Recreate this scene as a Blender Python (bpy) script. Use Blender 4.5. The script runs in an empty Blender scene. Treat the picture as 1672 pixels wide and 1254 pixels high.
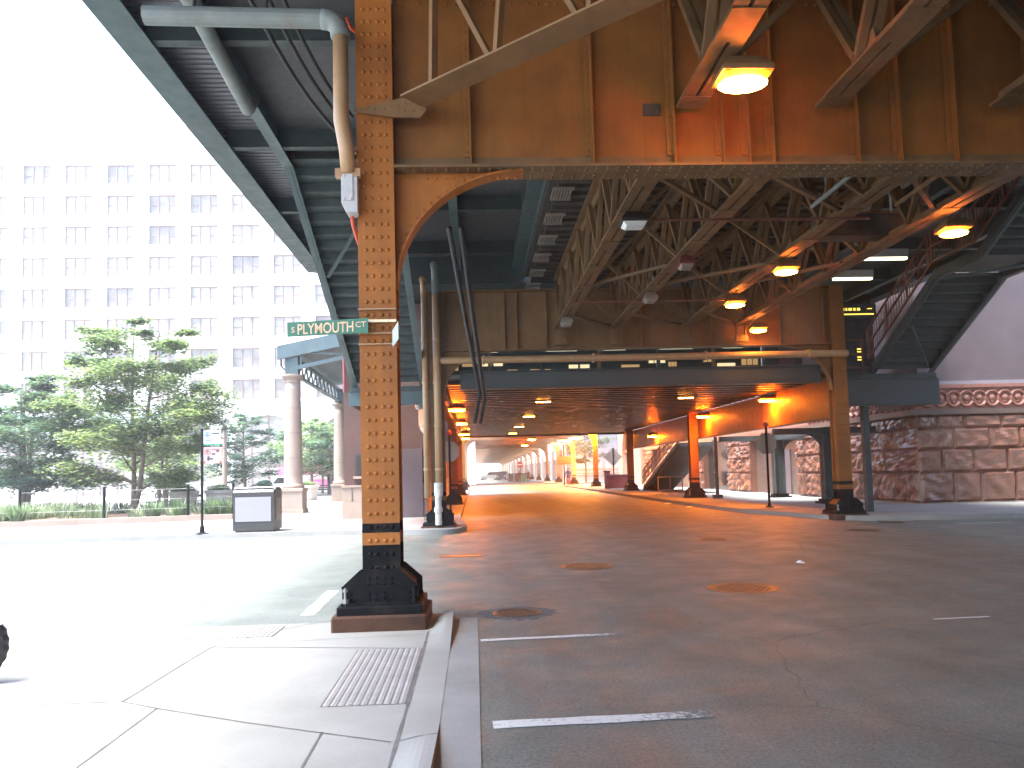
import bpy, math, random
from math import sin, cos, pi, radians, sqrt, atan2, hypot
from mathutils import Vector, Matrix, Euler
random.seed(11)
scene = bpy.context.scene
COL = scene.collection

# ---------------------------------------------------------------- camera
F, PX, PY, H = 1300.0, 836.0, 688.6, 1.6
YAW, PITCH, ROLL = radians(2.78), radians(3.6), radians(1.5)
cam_data = bpy.data.cameras.new('camera')
cam = bpy.data.objects.new('camera', cam_data)
COL.objects.link(cam)
RC = Matrix.Rotation(-YAW, 3, 'Z') @ Matrix.Rotation(pi/2 + PITCH, 3, 'X') @ Matrix.Rotation(-ROLL, 3, 'Z')
cam.matrix_world = Matrix.Translation((0, 0, H)) @ RC.to_4x4()
cam_data.sensor_width = 36.0
cam_data.lens = F/1672*36
cam_data.shift_y = (PY - 627)/1672
cam_data.clip_start = 0.05
cam_data.clip_end = 3000
scene.camera = cam

# ---------------------------------------------------------------- sky and sun (bright hazy overcast)
SUN_EL, SUN_AZ = radians(67), radians(-115)     # azimuth measured from +Y towards +X: the sun stands left and a little behind
world = bpy.data.worlds.new('World')
scene.world = world
world.use_nodes = True
wn = world.node_tree.nodes
bg = wn['Background']
sky = wn.new('ShaderNodeTexSky')
sky.sky_type = 'NISHITA'
sky.sun_disc = False
sky.sun_elevation = SUN_EL
sky.sun_rotation = SUN_AZ
sky.dust_density = 1.5
sky.air_density = 1.0
sky.ozone_density = 1.0
world.node_tree.links.new(sky.outputs[0], bg.inputs[0])
bg.inputs[1].default_value = 0.15
sun_data = bpy.data.lights.new('sun', 'SUN')
sun_data.energy = 2.7
sun_data.angle = radians(28)
sun_data.color = (1.0, 0.98, 0.94)
sun = bpy.data.objects.new('sun', sun_data)
COL.objects.link(sun)
sdir = Vector((sin(SUN_AZ)*cos(SUN_EL), cos(SUN_AZ)*cos(SUN_EL), sin(SUN_EL)))
sun.rotation_euler = sdir.to_track_quat('Z', 'Y').to_euler()
sun.location = (-20, -10, 40)
scene.view_settings.view_transform = 'Standard'
scene.view_settings.look = 'None'
scene.view_settings.gamma = 1.0
scene.view_settings.exposure = 2.95
scene.cycles.use_denoising = True
scene.cycles.max_bounces = 8
scene.cycles.diffuse_bounces = 5
scene.cycles.glossy_bounces = 3
scene.cycles.transmission_bounces = 3
scene.cycles.transparent_max_bounces = 6
scene.cycles.sample_clamp_indirect = 6.0
scene.cycles.caustics_reflective = False
scene.cycles.caustics_refractive = False

# ---------------------------------------------------------------- measuring helpers (pixel of the photo -> point in the place)
def ray(px, py):
    return RC @ Vector(((px-PX)/F, -(py-PY)/F, -1.0))
def at_z(px, py, z=0.0):
    d = ray(px, py); t = (z-H)/d.z; return Vector((d.x*t, d.y*t, z))
def at_y(px, py, Y):
    d = ray(px, py); t = Y/d.y; return Vector((d.x*t, Y, H+d.z*t))
def at_x(px, py, X):
    d = ray(px, py); t = X/d.x; return Vector((X, d.y*t, H+d.z*t))

# ---------------------------------------------------------------- materials
def new_mat(name):
    m = bpy.data.materials.new(name); m.use_nodes = True
    nt = m.node_tree
    b = nt.nodes['Principled BSDF']
    return m, nt, b
def N(nt, kind, **kw):
    n = nt.nodes.new(kind)
    for k, v in kw.items():
        if k.startswith('i_'):
            n.inputs[k[2:].replace('_', ' ')].default_value = v
        else:
            setattr(n, k, v)
    return n
def L(nt, a, b): nt.links.new(a, b)
def pos_node(nt, scale=(1, 1, 1)):
    g = N(nt, 'ShaderNodeNewGeometry')
    mp = N(nt, 'ShaderNodeMapping'); mp.inputs['Scale'].default_value = scale
    L(nt, g.outputs['Position'], mp.inputs['Vector'])
    return mp.outputs['Vector']
def noise(nt, vec, scale, detail=4, rough=0.6):
    n = N(nt, 'ShaderNodeTexNoise'); n.inputs['Scale'].default_value = scale
    n.inputs['Detail'].default_value = detail; n.inputs['Roughness'].default_value = rough
    L(nt, vec, n.inputs['Vector']); return n.outputs['Fac']
def ramp(nt, fac, a, b, ca=(0, 0, 0, 1), cb=(1, 1, 1, 1)):
    r = N(nt, 'ShaderNodeValToRGB')
    r.color_ramp.elements[0].position = a; r.color_ramp.elements[0].color = ca
    r.color_ramp.elements[1].position = b; r.color_ramp.elements[1].color = cb
    L(nt, fac, r.inputs[0]); return r.outputs[0]
def mixc(nt, fac, a, b, mode='MIX'):
    m = N(nt, 'ShaderNodeMix', data_type='RGBA', blend_type=mode)
    for sock, v in ((m.inputs[0], fac), (m.inputs[6], a), (m.inputs[7], b)):
        if hasattr(v, 'is_linked') or hasattr(v, 'links'): L(nt, v, sock)
        elif isinstance(v, (int, float)): sock.default_value = v
        else: sock.default_value = (*v[:3], 1)
    return m.outputs[2]
def bump(nt, b, height, strength, dist=0.01):
    n = N(nt, 'ShaderNodeBump'); n.inputs['Strength'].default_value = strength; n.inputs['Distance'].default_value = dist
    L(nt, height, n.inputs['Height']); L(nt, n.outputs[0], b.inputs['Normal'])
def pmat(name, col, rough=0.6, metal=0.0, var=0.25, vs=2.5, dirt=None, damt=0.5, ds=1.2, d0=0.5, d1=0.75,
         streak=0.0, bmp=0.15, bs=60, spec=0.5, chips=None):
    m, nt, b = new_mat(name)
    p = pos_node(nt)
    big = noise(nt, p, vs, 5)
    lo = tuple(c*(1-var) for c in col); hi = tuple(min(1, c*(1+var)) for c in col)
    c = ramp(nt, big, 0.3, 0.7, (*lo, 1), (*hi, 1))
    if dirt is not None:
        f = noise(nt, p, ds, 6, 0.7)
        f = ramp(nt, f, d0, d1, (0, 0, 0, 1), (damt, damt, damt, 1))
        c = mixc(nt, f, c, dirt)
    if streak:
        p2 = pos_node(nt, (1, 1, 0.06))
        f = noise(nt, p2, 9, 5, 0.7)
        f = ramp(nt, f, 0.45, 0.8, (0, 0, 0, 1), (streak, streak, streak, 1))
        dk = tuple(x*0.35 for x in col) if dirt is None else dirt
        c = mixc(nt, f, c, dk)
    if chips is not None:
        f = ramp(nt, noise(nt, p, 7, 8, 0.78), 0.62, 0.67, (0, 0, 0, 1), (0.75, 0.75, 0.75, 1))
        g_ = ramp(nt, noise(nt, p, 0.8, 3), 0.42, 0.62)
        c = mixc(nt, mixc(nt, 1.0, f, g_, 'MULTIPLY'), c, chips)
        p3 = pos_node(nt, (1, 1, 0.035))
        f = ramp(nt, noise(nt, p3, 22, 4, 0.7), 0.62, 0.74, (0, 0, 0, 1), (0.4, 0.4, 0.4, 1))
        c = mixc(nt, f, c, chips)
    L(nt, c, b.inputs['Base Color'])
    r = ramp(nt, noise(nt, p, vs*3, 4), 0.3, 0.7, (max(0.05, rough-0.12),)*3+(1,), (min(1, rough+0.12),)*3+(1,))
    L(nt, r, b.inputs['Roughness'])
    b.inputs['Metallic'].default_value = metal
    b.inputs['Specular IOR Level'].default_value = spec
    if bmp: bump(nt, b, noise(nt, p, bs, 4), bmp, 0.004)
    return m
def emat(name, col, strength):
    m, nt, b = new_mat(name)
    b.inputs['Base Color'].default_value = (*col, 1)
    b.inputs['Emission Color'].default_value = (*col, 1)
    b.inputs['Emission Strength'].default_value = strength
    return m

M = {}
RUST = (0.09, 0.035, 0.015)
M['orange'] = pmat('orange_paint', (0.235, 0.092, 0.020), 0.5, var=0.16, vs=1.6, dirt=(0.10, 0.036, 0.014), damt=0.6, ds=1.1, streak=0.35, bmp=0.12, spec=0.25, chips=(0.09, 0.032, 0.014))  # darker copy: weaker light on the girder put into the colour
M['column'] = pmat('lit_orange_paint', (0.37, 0.125, 0.023), 0.5, var=0.16, vs=1.6, dirt=(0.10, 0.036, 0.014), damt=0.6, ds=1.1, streak=0.35, bmp=0.12, spec=0.25, chips=(0.09, 0.032, 0.014))  # lighter copy: stronger light on corner column and knee put into the colour
M['tan'] = pmat('tan_paint', (0.215, 0.118, 0.052), 0.5, var=0.16, vs=1.6, dirt=(0.12, 0.065, 0.03), damt=0.6, ds=1.1, streak=0.35, bmp=0.12, spec=0.25, chips=(0.09, 0.045, 0.022))
M['truss'] = pmat('truss_paint', (0.165, 0.095, 0.045), 0.55, var=0.2, vs=2.0, dirt=(0.07, 0.04, 0.02), damt=0.7, ds=1.6, streak=0.2, spec=0.25)
M['lightened'] = pmat('daylit_beige_paint', (0.27, 0.17, 0.095), 0.55, var=0.14, vs=1.6, dirt=(0.16, 0.09, 0.05), damt=0.5, ds=1.1, streak=0.2, chips=(0.10, 0.055, 0.03))  # lightened copy: daylight between the far bays put into the colour
M['greystone'] = pmat('grey_stone', (0.33, 0.35, 0.37), 0.8, var=0.1, vs=0.8)
M['plate'] = pmat('pale_sign_sheet', (0.42, 0.43, 0.48), 0.5, var=0.04, bmp=0)
M['black'] = pmat('black_paint', (0.007, 0.007, 0.008), 0.55, var=0.4, vs=6, dirt=(0.10, 0.06, 0.035), damt=0.5, ds=3.0, d0=0.55, d1=0.8, bmp=0.3, bs=40, spec=0.1)
M['rustplinth'] = pmat('rusty_footing', (0.085, 0.042, 0.026), 0.8, var=0.35, vs=4, dirt=(0.06, 0.03, 0.02), damt=0.7, ds=4, bmp=0.4, bs=30, spec=0.2)
M['teal'] = pmat('teal_paint', (0.060, 0.098, 0.108), 0.5, var=0.15, vs=1.5, dirt=(0.045, 0.05, 0.05), damt=0.5, ds=1.2, streak=0.15)
M['tealdark'] = pmat('dark_teal_steel', (0.04, 0.055, 0.058), 0.6, var=0.25, vs=2, dirt=(0.03, 0.025, 0.02), damt=0.6)
M['slate'] = pmat('slate_blue_fascia', (0.05, 0.058, 0.064), 0.5, var=0.12, vs=1.2, dirt=(0.06, 0.05, 0.045), damt=0.5)
M['corr'] = pmat('corrugated_sheet', (0.028, 0.023, 0.021), 0.35, metal=0.4, var=0.3, vs=1.0, dirt=(0.04, 0.03, 0.025), damt=0.5)
M['lav'] = pmat('pale_soffit_sheet', (0.22, 0.22, 0.25), 0.6, var=0.15, vs=1.2, dirt=(0.2, 0.17, 0.2), damt=0.5, streak=0.1)
M['soffit'] = pmat('grey_soffit_panel', (0.075, 0.075, 0.08), 0.7, var=0.12, dirt=(0.1, 0.09, 0.08), damt=0.4)
M['wood'] = pmat('creosoted_timber', (0.045, 0.034, 0.028), 0.85, var=0.4, vs=4, bmp=0.4)
M['grille'] = pmat('slat_grille', (0.22, 0.19, 0.165), 0.6, var=0.2)
M['pipe'] = pmat('tan_pipe_paint', (0.42, 0.25, 0.13), 0.45, var=0.14, vs=3, dirt=(0.16, 0.09, 0.05), damt=0.6, ds=3, streak=0.2, chips=(0.12, 0.06, 0.03))
M['pipegrey'] = pmat('grey_pipe_paint', (0.17, 0.20, 0.20), 0.5, var=0.15, dirt=(0.16, 0.10, 0.06), damt=0.6, ds=3)
M['whitepipe'] = pmat('worn_white_paint', (0.6, 0.56, 0.52), 0.55, var=0.12, dirt=(0.25, 0.16, 0.1), damt=0.8, ds=8)
M['lightgrey'] = pmat('light_grey_metal', (0.5, 0.49, 0.5), 0.4, var=0.08, dirt=(0.25, 0.22, 0.2), damt=0.4, ds=6)
M['redcable'] = pmat('red_conduit', (0.55, 0.07, 0.03), 0.5, var=0.1)
M['cable'] = pmat('black_rubber', (0.02, 0.02, 0.022), 0.55, var=0.2)
M['steelbright'] = pmat('stainless_band', (0.55, 0.42, 0.28), 0.3, metal=1.0, var=0.05, bmp=0)
M['boltgrey'] = pmat('worn_bolt_steel', (0.30, 0.29, 0.28), 0.45, metal=0.6, var=0.3)
M['signgreen'] = pmat('green_sign_sheet', (0.012, 0.12, 0.055), 0.4, var=0.12, vs=3, bmp=0.0)
M['signletter'] = pmat('reflective_lettering', (0.70, 0.45, 0.27), 0.45, var=0.05, bmp=0)
M['signpale'] = pmat('faded_sign_sheet', (0.26, 0.40, 0.36), 0.45, var=0.1, bmp=0)
M['signback'] = pmat('sign_back_alloy', (0.30, 0.26, 0.23), 0.5, metal=0.2, var=0.1, dirt=(0.2, 0.16, 0.13), damt=0.4, bmp=0)
M['white'] = pmat('white_enamel', (0.80, 0.79, 0.78), 0.4, var=0.04, bmp=0)
M['red'] = pmat('sign_red', (0.60, 0.04, 0.04), 0.4, var=0.05, bmp=0)
M['blue'] = pmat('sign_blue', (0.06, 0.12, 0.40), 0.4, var=0.05, bmp=0)
M['ink'] = pmat('sign_black', (0.03, 0.03, 0.035), 0.5, var=0.05, bmp=0)
M['greenline'] = pmat('sign_green', (0.02, 0.22, 0.14), 0.5, var=0.05, bmp=0)
M['kiosk'] = pmat('brown_grey_plastic', (0.03, 0.026, 0.026), 0.5, var=0.1, vs=5)
M['kioskpanel'] = pmat('pale_panel', (0.27, 0.255, 0.27), 0.5, var=0.04)
M['kioskside'] = pmat('olive_panel', (0.09, 0.082, 0.055), 0.5, var=0.1)
M['limestone'] = pmat('tan_limestone', (0.31, 0.235, 0.19), 0.8, var=0.09, vs=1.5, dirt=(0.22, 0.165, 0.13), damt=0.5, streak=0.2, bmp=0.2, bs=30)
M['facade'] = pmat('cream_terracotta', (0.82, 0.78, 0.72), 0.7, var=0.04, vs=0.4, streak=0.06, bmp=0.1)
M['winframe'] = pmat('red_brown_window_frame', (0.26, 0.16, 0.155), 0.5, var=0.1, bmp=0)
M['bark'] = pmat('grey_brown_bark', (0.15, 0.105, 0.08), 0.9, var=0.35, vs=6, bmp=0.6, bs=25)
M['mulch'] = pmat('brown_mulch', (0.16, 0.10, 0.07), 0.95, var=0.4, vs=10, bmp=0.8, bs=30)
M['paving'] = pmat('pale_paving', (0.42, 0.40, 0.37), 0.85, var=0.1, vs=0.6)
M['cartire'] = pmat('tyre_rubber', (0.02, 0.02, 0.023), 0.75, var=0.2, bmp=0.4)
M['darkred'] = pmat('maroon_paint', (0.20, 0.045, 0.05), 0.5, var=0.2)
M['railred'] = pmat('red_brown_railing', (0.17, 0.06, 0.04), 0.5, var=0.2, bmp=0)
M['carsilver'] = pmat('silver_car_paint', (0.5, 0.5, 0.5), 0.3, metal=0.4, var=0.03, bmp=0)
M['cardark'] = pmat('dark_car_paint', (0.03, 0.03, 0.04), 0.25, var=0.1, bmp=0)
M['pink'] = pmat('pink_body_paint', (0.75, 0.13, 0.32), 0.4, var=0.05, bmp=0)
M['castiron'] = pmat('cast_iron', (0.17, 0.12, 0.085), 0.42, metal=0.6, var=0.3, vs=12, dirt=(0.06, 0.045, 0.035), damt=0.7, ds=20, bmp=0.5, bs=80)
M['skin'] = pmat('skin', (0.35, 0.2, 0.14), 0.6, var=0.05, bmp=0)
M['clothblue'] = pmat('blue_cloth', (0.06, 0.07, 0.22), 0.8, var=0.1, bmp=0)
M['clothdark'] = pmat('dark_cloth', (0.03, 0.03, 0.035), 0.8, var=0.1, bmp=0)
M['shopgrey'] = pmat('grey_shop_pier', (0.20, 0.21, 0.23), 0.6, var=0.08)
M['redpaint'] = pmat('red_awning', (0.6, 0.05, 0.03), 0.6, var=0.1)
M['tactile'] = pmat('pinkish_grey_tactile', (0.29, 0.27, 0.262), 0.7, var=0.12, vs=4, dirt=(0.25, 0.22, 0.21), damt=0.4, ds=5)
M['joint'] = pmat('dark_joint', (0.11, 0.105, 0.10), 0.9, var=0.3, vs=5)
M['kerbsteel'] = pmat('rusty_kerb_edge', (0.17, 0.085, 0.05), 0.7, var=0.3, vs=6)
M['pinkstone'] = pmat('smooth_pink_granite', (0.11, 0.072, 0.058), 0.4, var=0.08, vs=1.5)

def glass_mat(name, col, rough=0.08):
    m, nt, b = new_mat(name)
    p = pos_node(nt)
    c = ramp(nt, noise(nt, p, 0.8, 3), 0.35, 0.65, (*[x*0.75 for x in col], 1), (*[min(1, x*1.2) for x in col], 1))
    L(nt, c, b.inputs['Base Color'])
    b.inputs['Roughness'].default_value = rough
    b.inputs['Specular IOR Level'].default_value = 0.4
    return m
M['pane_a'] = glass_mat('window_pane_pale', (0.36, 0.325, 0.30))
M['pane_b'] = glass_mat('window_pane_blind', (0.40, 0.37, 0.36), 0.3)
M['pane_c'] = glass_mat('window_pane_deep', (0.22, 0.195, 0.18))
M['glassdark'] = glass_mat('dark_glazing', (0.015, 0.018, 0.02))

def asphalt():
    m, nt, b = new_mat('worn_asphalt')
    p = pos_node(nt)
    fine = noise(nt, p, 130, 3, 0.8)
    mid_ = noise(nt, p, 38, 4, 0.75)
    av = N(nt, 'ShaderNodeMath', operation='MULTIPLY_ADD'); L(nt, mid_, av.inputs[0]); av.inputs[1].default_value = 0.5
    h_ = N(nt, 'ShaderNodeMath', operation='MULTIPLY'); L(nt, fine, h_.inputs[0]); h_.inputs[1].default_value = 0.5; L(nt, h_.outputs[0], av.inputs[2])
    c = ramp(nt, av.outputs[0], 0.40, 0.62, (0.076, 0.084, 0.076, 1), (0.222, 0.244, 0.218, 1))
    med = ramp(nt, noise(nt, p, 0.9, 5, 0.65), 0.35, 0.7, (0.78, 0.78, 0.78, 1), (1.12, 1.12, 1.12, 1))
    c = mixc(nt, 1.0, c, med, 'MULTIPLY')
    pl = pos_node(nt, (1, 0.05, 1))
    lane = ramp(nt, noise(nt, pl, 1.1, 3), 0.38, 0.65, (0.84, 0.84, 0.83, 1), (1.08, 1.08, 1.08, 1))
    c = mixc(nt, 1.0, c, lane, 'MULTIPLY')
    st = ramp(nt, noise(nt, p, 2.3, 6, 0.75), 0.64, 0.76, (0, 0, 0, 1), (0.55, 0.55, 0.55, 1))
    c = mixc(nt, st, c, (0.025, 0.024, 0.024))
    # cracks: thin distorted cell borders
    wv = N(nt, 'ShaderNodeTexNoise'); wv.inputs['Scale'].default_value = 3.5; L(nt, p, wv.inputs['Vector'])
    mv = N(nt, 'ShaderNodeVectorMath', operation='MULTIPLY_ADD'); L(nt, wv.outputs['Color'], mv.inputs[0]); mv.inputs[1].default_value = (0.22, 0.22, 0); L(nt, p, mv.inputs[2])
    vo = N(nt, 'ShaderNodeTexVoronoi', feature='DISTANCE_TO_EDGE'); vo.inputs['Scale'].default_value = 0.32; L(nt, mv.outputs[0], vo.inputs['Vector'])
    cr = ramp(nt, vo.outputs['Distance'], 0.0, 0.0035, (0.6, 0.6, 0.6, 1), (0, 0, 0, 1))
    crn = ramp(nt, noise(nt, p, 0.5, 3), 0.44, 0.54)
    cr = mixc(nt, 1.0, cr, crn, 'MULTIPLY')
    c = mixc(nt, cr, c, (0.03, 0.029, 0.028))
    L(nt, c, b.inputs['Base Color'])
    r = ramp(nt, noise(nt, p, 1.7, 4), 0.3, 0.7, (0.46,)*3+(1,), (0.72,)*3+(1,))
    L(nt, r, b.inputs['Roughness'])
    b.inputs['Specular IOR Level'].default_value = 0.5
    bump(nt, b, fine, 0.5, 0.006)
    return m
M['asphalt'] = asphalt()
def concrete(name, col, sc=1.0):
    m, nt, b = new_mat(name)
    p = pos_node(nt)
    fine = noise(nt, p, 90, 4, 0.7)
    c = ramp(nt, fine, 0.25, 0.75, (*[x*0.86 for x in col], 1), (*[x*1.1 for x in col], 1))
    med = ramp(nt, noise(nt, p, 0.8*sc, 6, 0.65), 0.3, 0.7, (0.82, 0.82, 0.81, 1), (1.08, 1.08, 1.08, 1))
    c = mixc(nt, 1.0, c, med, 'MULTIPLY')
    sp = ramp(nt, noise(nt, p, 9, 5, 0.8), 0.64, 0.74, (0, 0, 0, 1), (0.4, 0.4, 0.4, 1))
    c = mixc(nt, sp, c, tuple(x*0.45 for x in col))
    L(nt, c, b.inputs['Base Color']); b.inputs['Roughness'].default_value = 0.85
    b.inputs['Specular IOR Level'].default_value = 0.3
    bump(nt, b, fine, 0.25, 0.004)
    return m
M['concrete'] = concrete('sidewalk_concrete', (0.272, 0.268, 0.252))
M['kerb'] = concrete('kerb_concrete', (0.25, 0.245, 0.235), 1.7)
M['planterconc'] = concrete('planter_concrete', (0.60, 0.55, 0.50))
def paint_line():
    m, nt, b = new_mat('worn_white_line_paint')
    p = pos_node(nt)
    tc = N(nt, 'ShaderNodeTexCoord'); sx = N(nt, 'ShaderNodeSeparateXYZ'); L(nt, tc.outputs['Object'], sx.inputs[0])
    fade = N(nt, 'ShaderNodeMapRange'); fade.inputs[1].default_value = 0.85; fade.inputs[2].default_value = 1.6
    fade.inputs[3].default_value = 0.0; fade.inputs[4].default_value = 0.30; L(nt, sx.outputs[0], fade.inputs[0])
    n1 = noise(nt, p, 22, 6, 0.75)
    ad = N(nt, 'ShaderNodeMath', operation='ADD'); L(nt, n1, ad.inputs[0]); L(nt, fade.outputs[0], ad.inputs[1])
    f = ramp(nt, ad.outputs[0], 0.54, 0.70)
    c = mixc(nt, f, (0.56, 0.55, 0.52), (0.118, 0.124, 0.12))
    L(nt, c, b.inputs['Base Color']); b.inputs['Roughness'].default_value = 0.75
    bump(nt, b, noise(nt, p, 130, 3, 0.8), 0.4, 0.004)
    return m
M['linepaint'] = paint_line()
def granite():
    m, nt, b = new_mat('rough_red_granite')
    p = pos_node(nt)
    c = ramp(nt, noise(nt, p, 30, 5, 0.8), 0.3, 0.7, (0.10, 0.043, 0.027, 1), (0.245, 0.112, 0.075, 1))
    big = ramp(nt, noise(nt, p, 1.3, 3), 0.3, 0.7, (0.8, 0.8, 0.8, 1), (1.15, 1.12, 1.1, 1))
    c = mixc(nt, 1.0, c, big, 'MULTIPLY')
    L(nt, c, b.inputs['Base Color']); b.inputs['Roughness'].default_value = 0.3
    b.inputs['Specular IOR Level'].default_value = 0.6
    bump(nt, b, noise(nt, p, 22, 6, 0.7), 0.35, 0.02)
    return m
M['granite'] = granite()
def brickmat(name, c1, c2, mortar, bw=0.21, bh=0.075, rough=0.8, msize=0.012):
    m, nt, b = new_mat(name)
    g = N(nt, 'ShaderNodeNewGeometry'); s = N(nt, 'ShaderNodeSeparateXYZ'); L(nt, g.outputs['Position'], s.inputs[0])
    ad = N(nt, 'ShaderNodeMath', operation='ADD'); L(nt, s.outputs[0], ad.inputs[0]); L(nt, s.outputs[1], ad.inputs[1])
    cb = N(nt, 'ShaderNodeCombineXYZ'); L(nt, ad.outputs[0], cb.inputs[0]); L(nt, s.outputs[2], cb.inputs[1])
    br = N(nt, 'ShaderNodeTexBrick'); L(nt, cb.outputs[0], br.inputs['Vector'])
    br.inputs['Color1'].default_value = (*c1, 1); br.inputs['Color2'].default_value = (*c2, 1); br.inputs['Mortar'].default_value = (*mortar, 1)
    br.inputs['Scale'].default_value = 1.0; br.inputs['Brick Width'].default_value = bw; br.inputs['Row Height'].default_value = bh
    br.inputs['Mortar Size'].default_value = msize; br.inputs['Mortar Smooth'].default_value = 0.2
    p = pos_node(nt)
    v = ramp(nt, noise(nt, p, 0.7, 5), 0.3, 0.7, (0.82, 0.82, 0.82, 1), (1.1, 1.1, 1.1, 1))
    c = mixc(nt, 1.0, br.outputs['Color'], v, 'MULTIPLY')
    L(nt, c, b.inputs['Base Color']); b.inputs['Roughness'].default_value = rough
    bump(nt, b, br.outputs['Fac'], -0.4, 0.006)
    return m
M['brick'] = brickmat('red_brown_brick', (0.095, 0.038, 0.028), (0.08, 0.032, 0.024), (0.09, 0.06, 0.051))
M['mauve'] = brickmat('mauve_brick', (0.118, 0.089, 0.097), (0.111, 0.084, 0.091), (0.099, 0.075, 0.080), 0.3, 0.1, 0.75, 0.008)
def leafmat(name, col):
    m = bpy.data.materials.new(name); m.use_nodes = True; nt = m.node_tree; nt.nodes.clear()
    out = N(nt, 'ShaderNodeOutputMaterial')
    p = pos_node(nt)
    c = ramp(nt, noise(nt, p, 2.2, 3), 0.3, 0.7, (*[x*0.7 for x in col], 1), (*[x*1.3 for x in col], 1))
    d = N(nt, 'ShaderNodeBsdfDiffuse'); t = N(nt, 'ShaderNodeBsdfTranslucent'); gl = N(nt, 'ShaderNodeBsdfGlossy')
    gl.inputs['Roughness'].default_value = 0.45
    L(nt, c, d.inputs['Color']); L(nt, c, t.inputs['Color'])
    mx = N(nt, 'ShaderNodeMixShader'); mx.inputs[0].default_value = 0.55
    L(nt, d.outputs[0], mx.inputs[1]); L(nt, t.outputs[0], mx.inputs[2])
    m2 = N(nt, 'ShaderNodeMixShader'); m2.inputs[0].default_value = 0.05
    L(nt, mx.outputs[0], m2.inputs[1]); L(nt, gl.outputs[0], m2.inputs[2])
    L(nt, m2.outputs[0], out.inputs['Surface'])
    return m
M['leaf1'] = leafmat('leaf_mid_green', (0.144, 0.220, 0.080))
M['leaf2'] = leafmat('leaf_light_green', (0.278, 0.348, 0.119))
M['leaf3'] = leafmat('leaf_deep_green', (0.077, 0.139, 0.073))
M['leafb1'] = leafmat('leaf_blue_green', (0.097, 0.189, 0.134))
M['leafb2'] = leafmat('leaf_bright_green', (0.231, 0.363, 0.158))
M['grass1'] = leafmat('grass_pale', (0.22, 0.27, 0.15))
M['grass2'] = leafmat('grass_green', (0.11, 0.18, 0.075))
SODIUM = (1.0, 0.22, 0.012)
M['sodium'] = emat('lit_sodium_lens', SODIUM, 0.28)
M['sodium_bulb'] = emat('lit_sodium_bulb', (1.0, 0.225, 0.010), 120)
M['sodiumnear'] = emat('lit_sodium_lens_near', SODIUM, 0.28)
M['sodiumnear_bulb'] = emat('lit_sodium_bulb_near', (1.0, 0.38, 0.05), 18)
M['sodiumfar'] = emat('lit_sodium_lens_far', SODIUM, 0.5)
M['sodiumfar_bulb'] = emat('lit_sodium_bulb_far', (1.0, 0.30, 0.025), 200)
M['sodiumweak'] = emat('lit_sodium_lens_weak', SODIUM, 12)
M['recess'] = emat('recessed_strip_lens', (1.0, 0.34, 0.04), 20)
M['fluor'] = emat('fluorescent_tube', (1.0, 0.93, 0.62), 0.5)
M['warmwin'] = emat('lit_room_window', (1.0, 0.62, 0.26), 0.05)
M['warmwin2'] = emat('lit_room_window_bright', (1.0, 0.80, 0.45), 0.13)
M['ledyellow'] = emat('led_sign_yellow', (1.0, 0.72, 0.10), 0.22)
M['neon'] = emat('red_neon', (1.0, 0.10, 0.05), 0.35)

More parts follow.
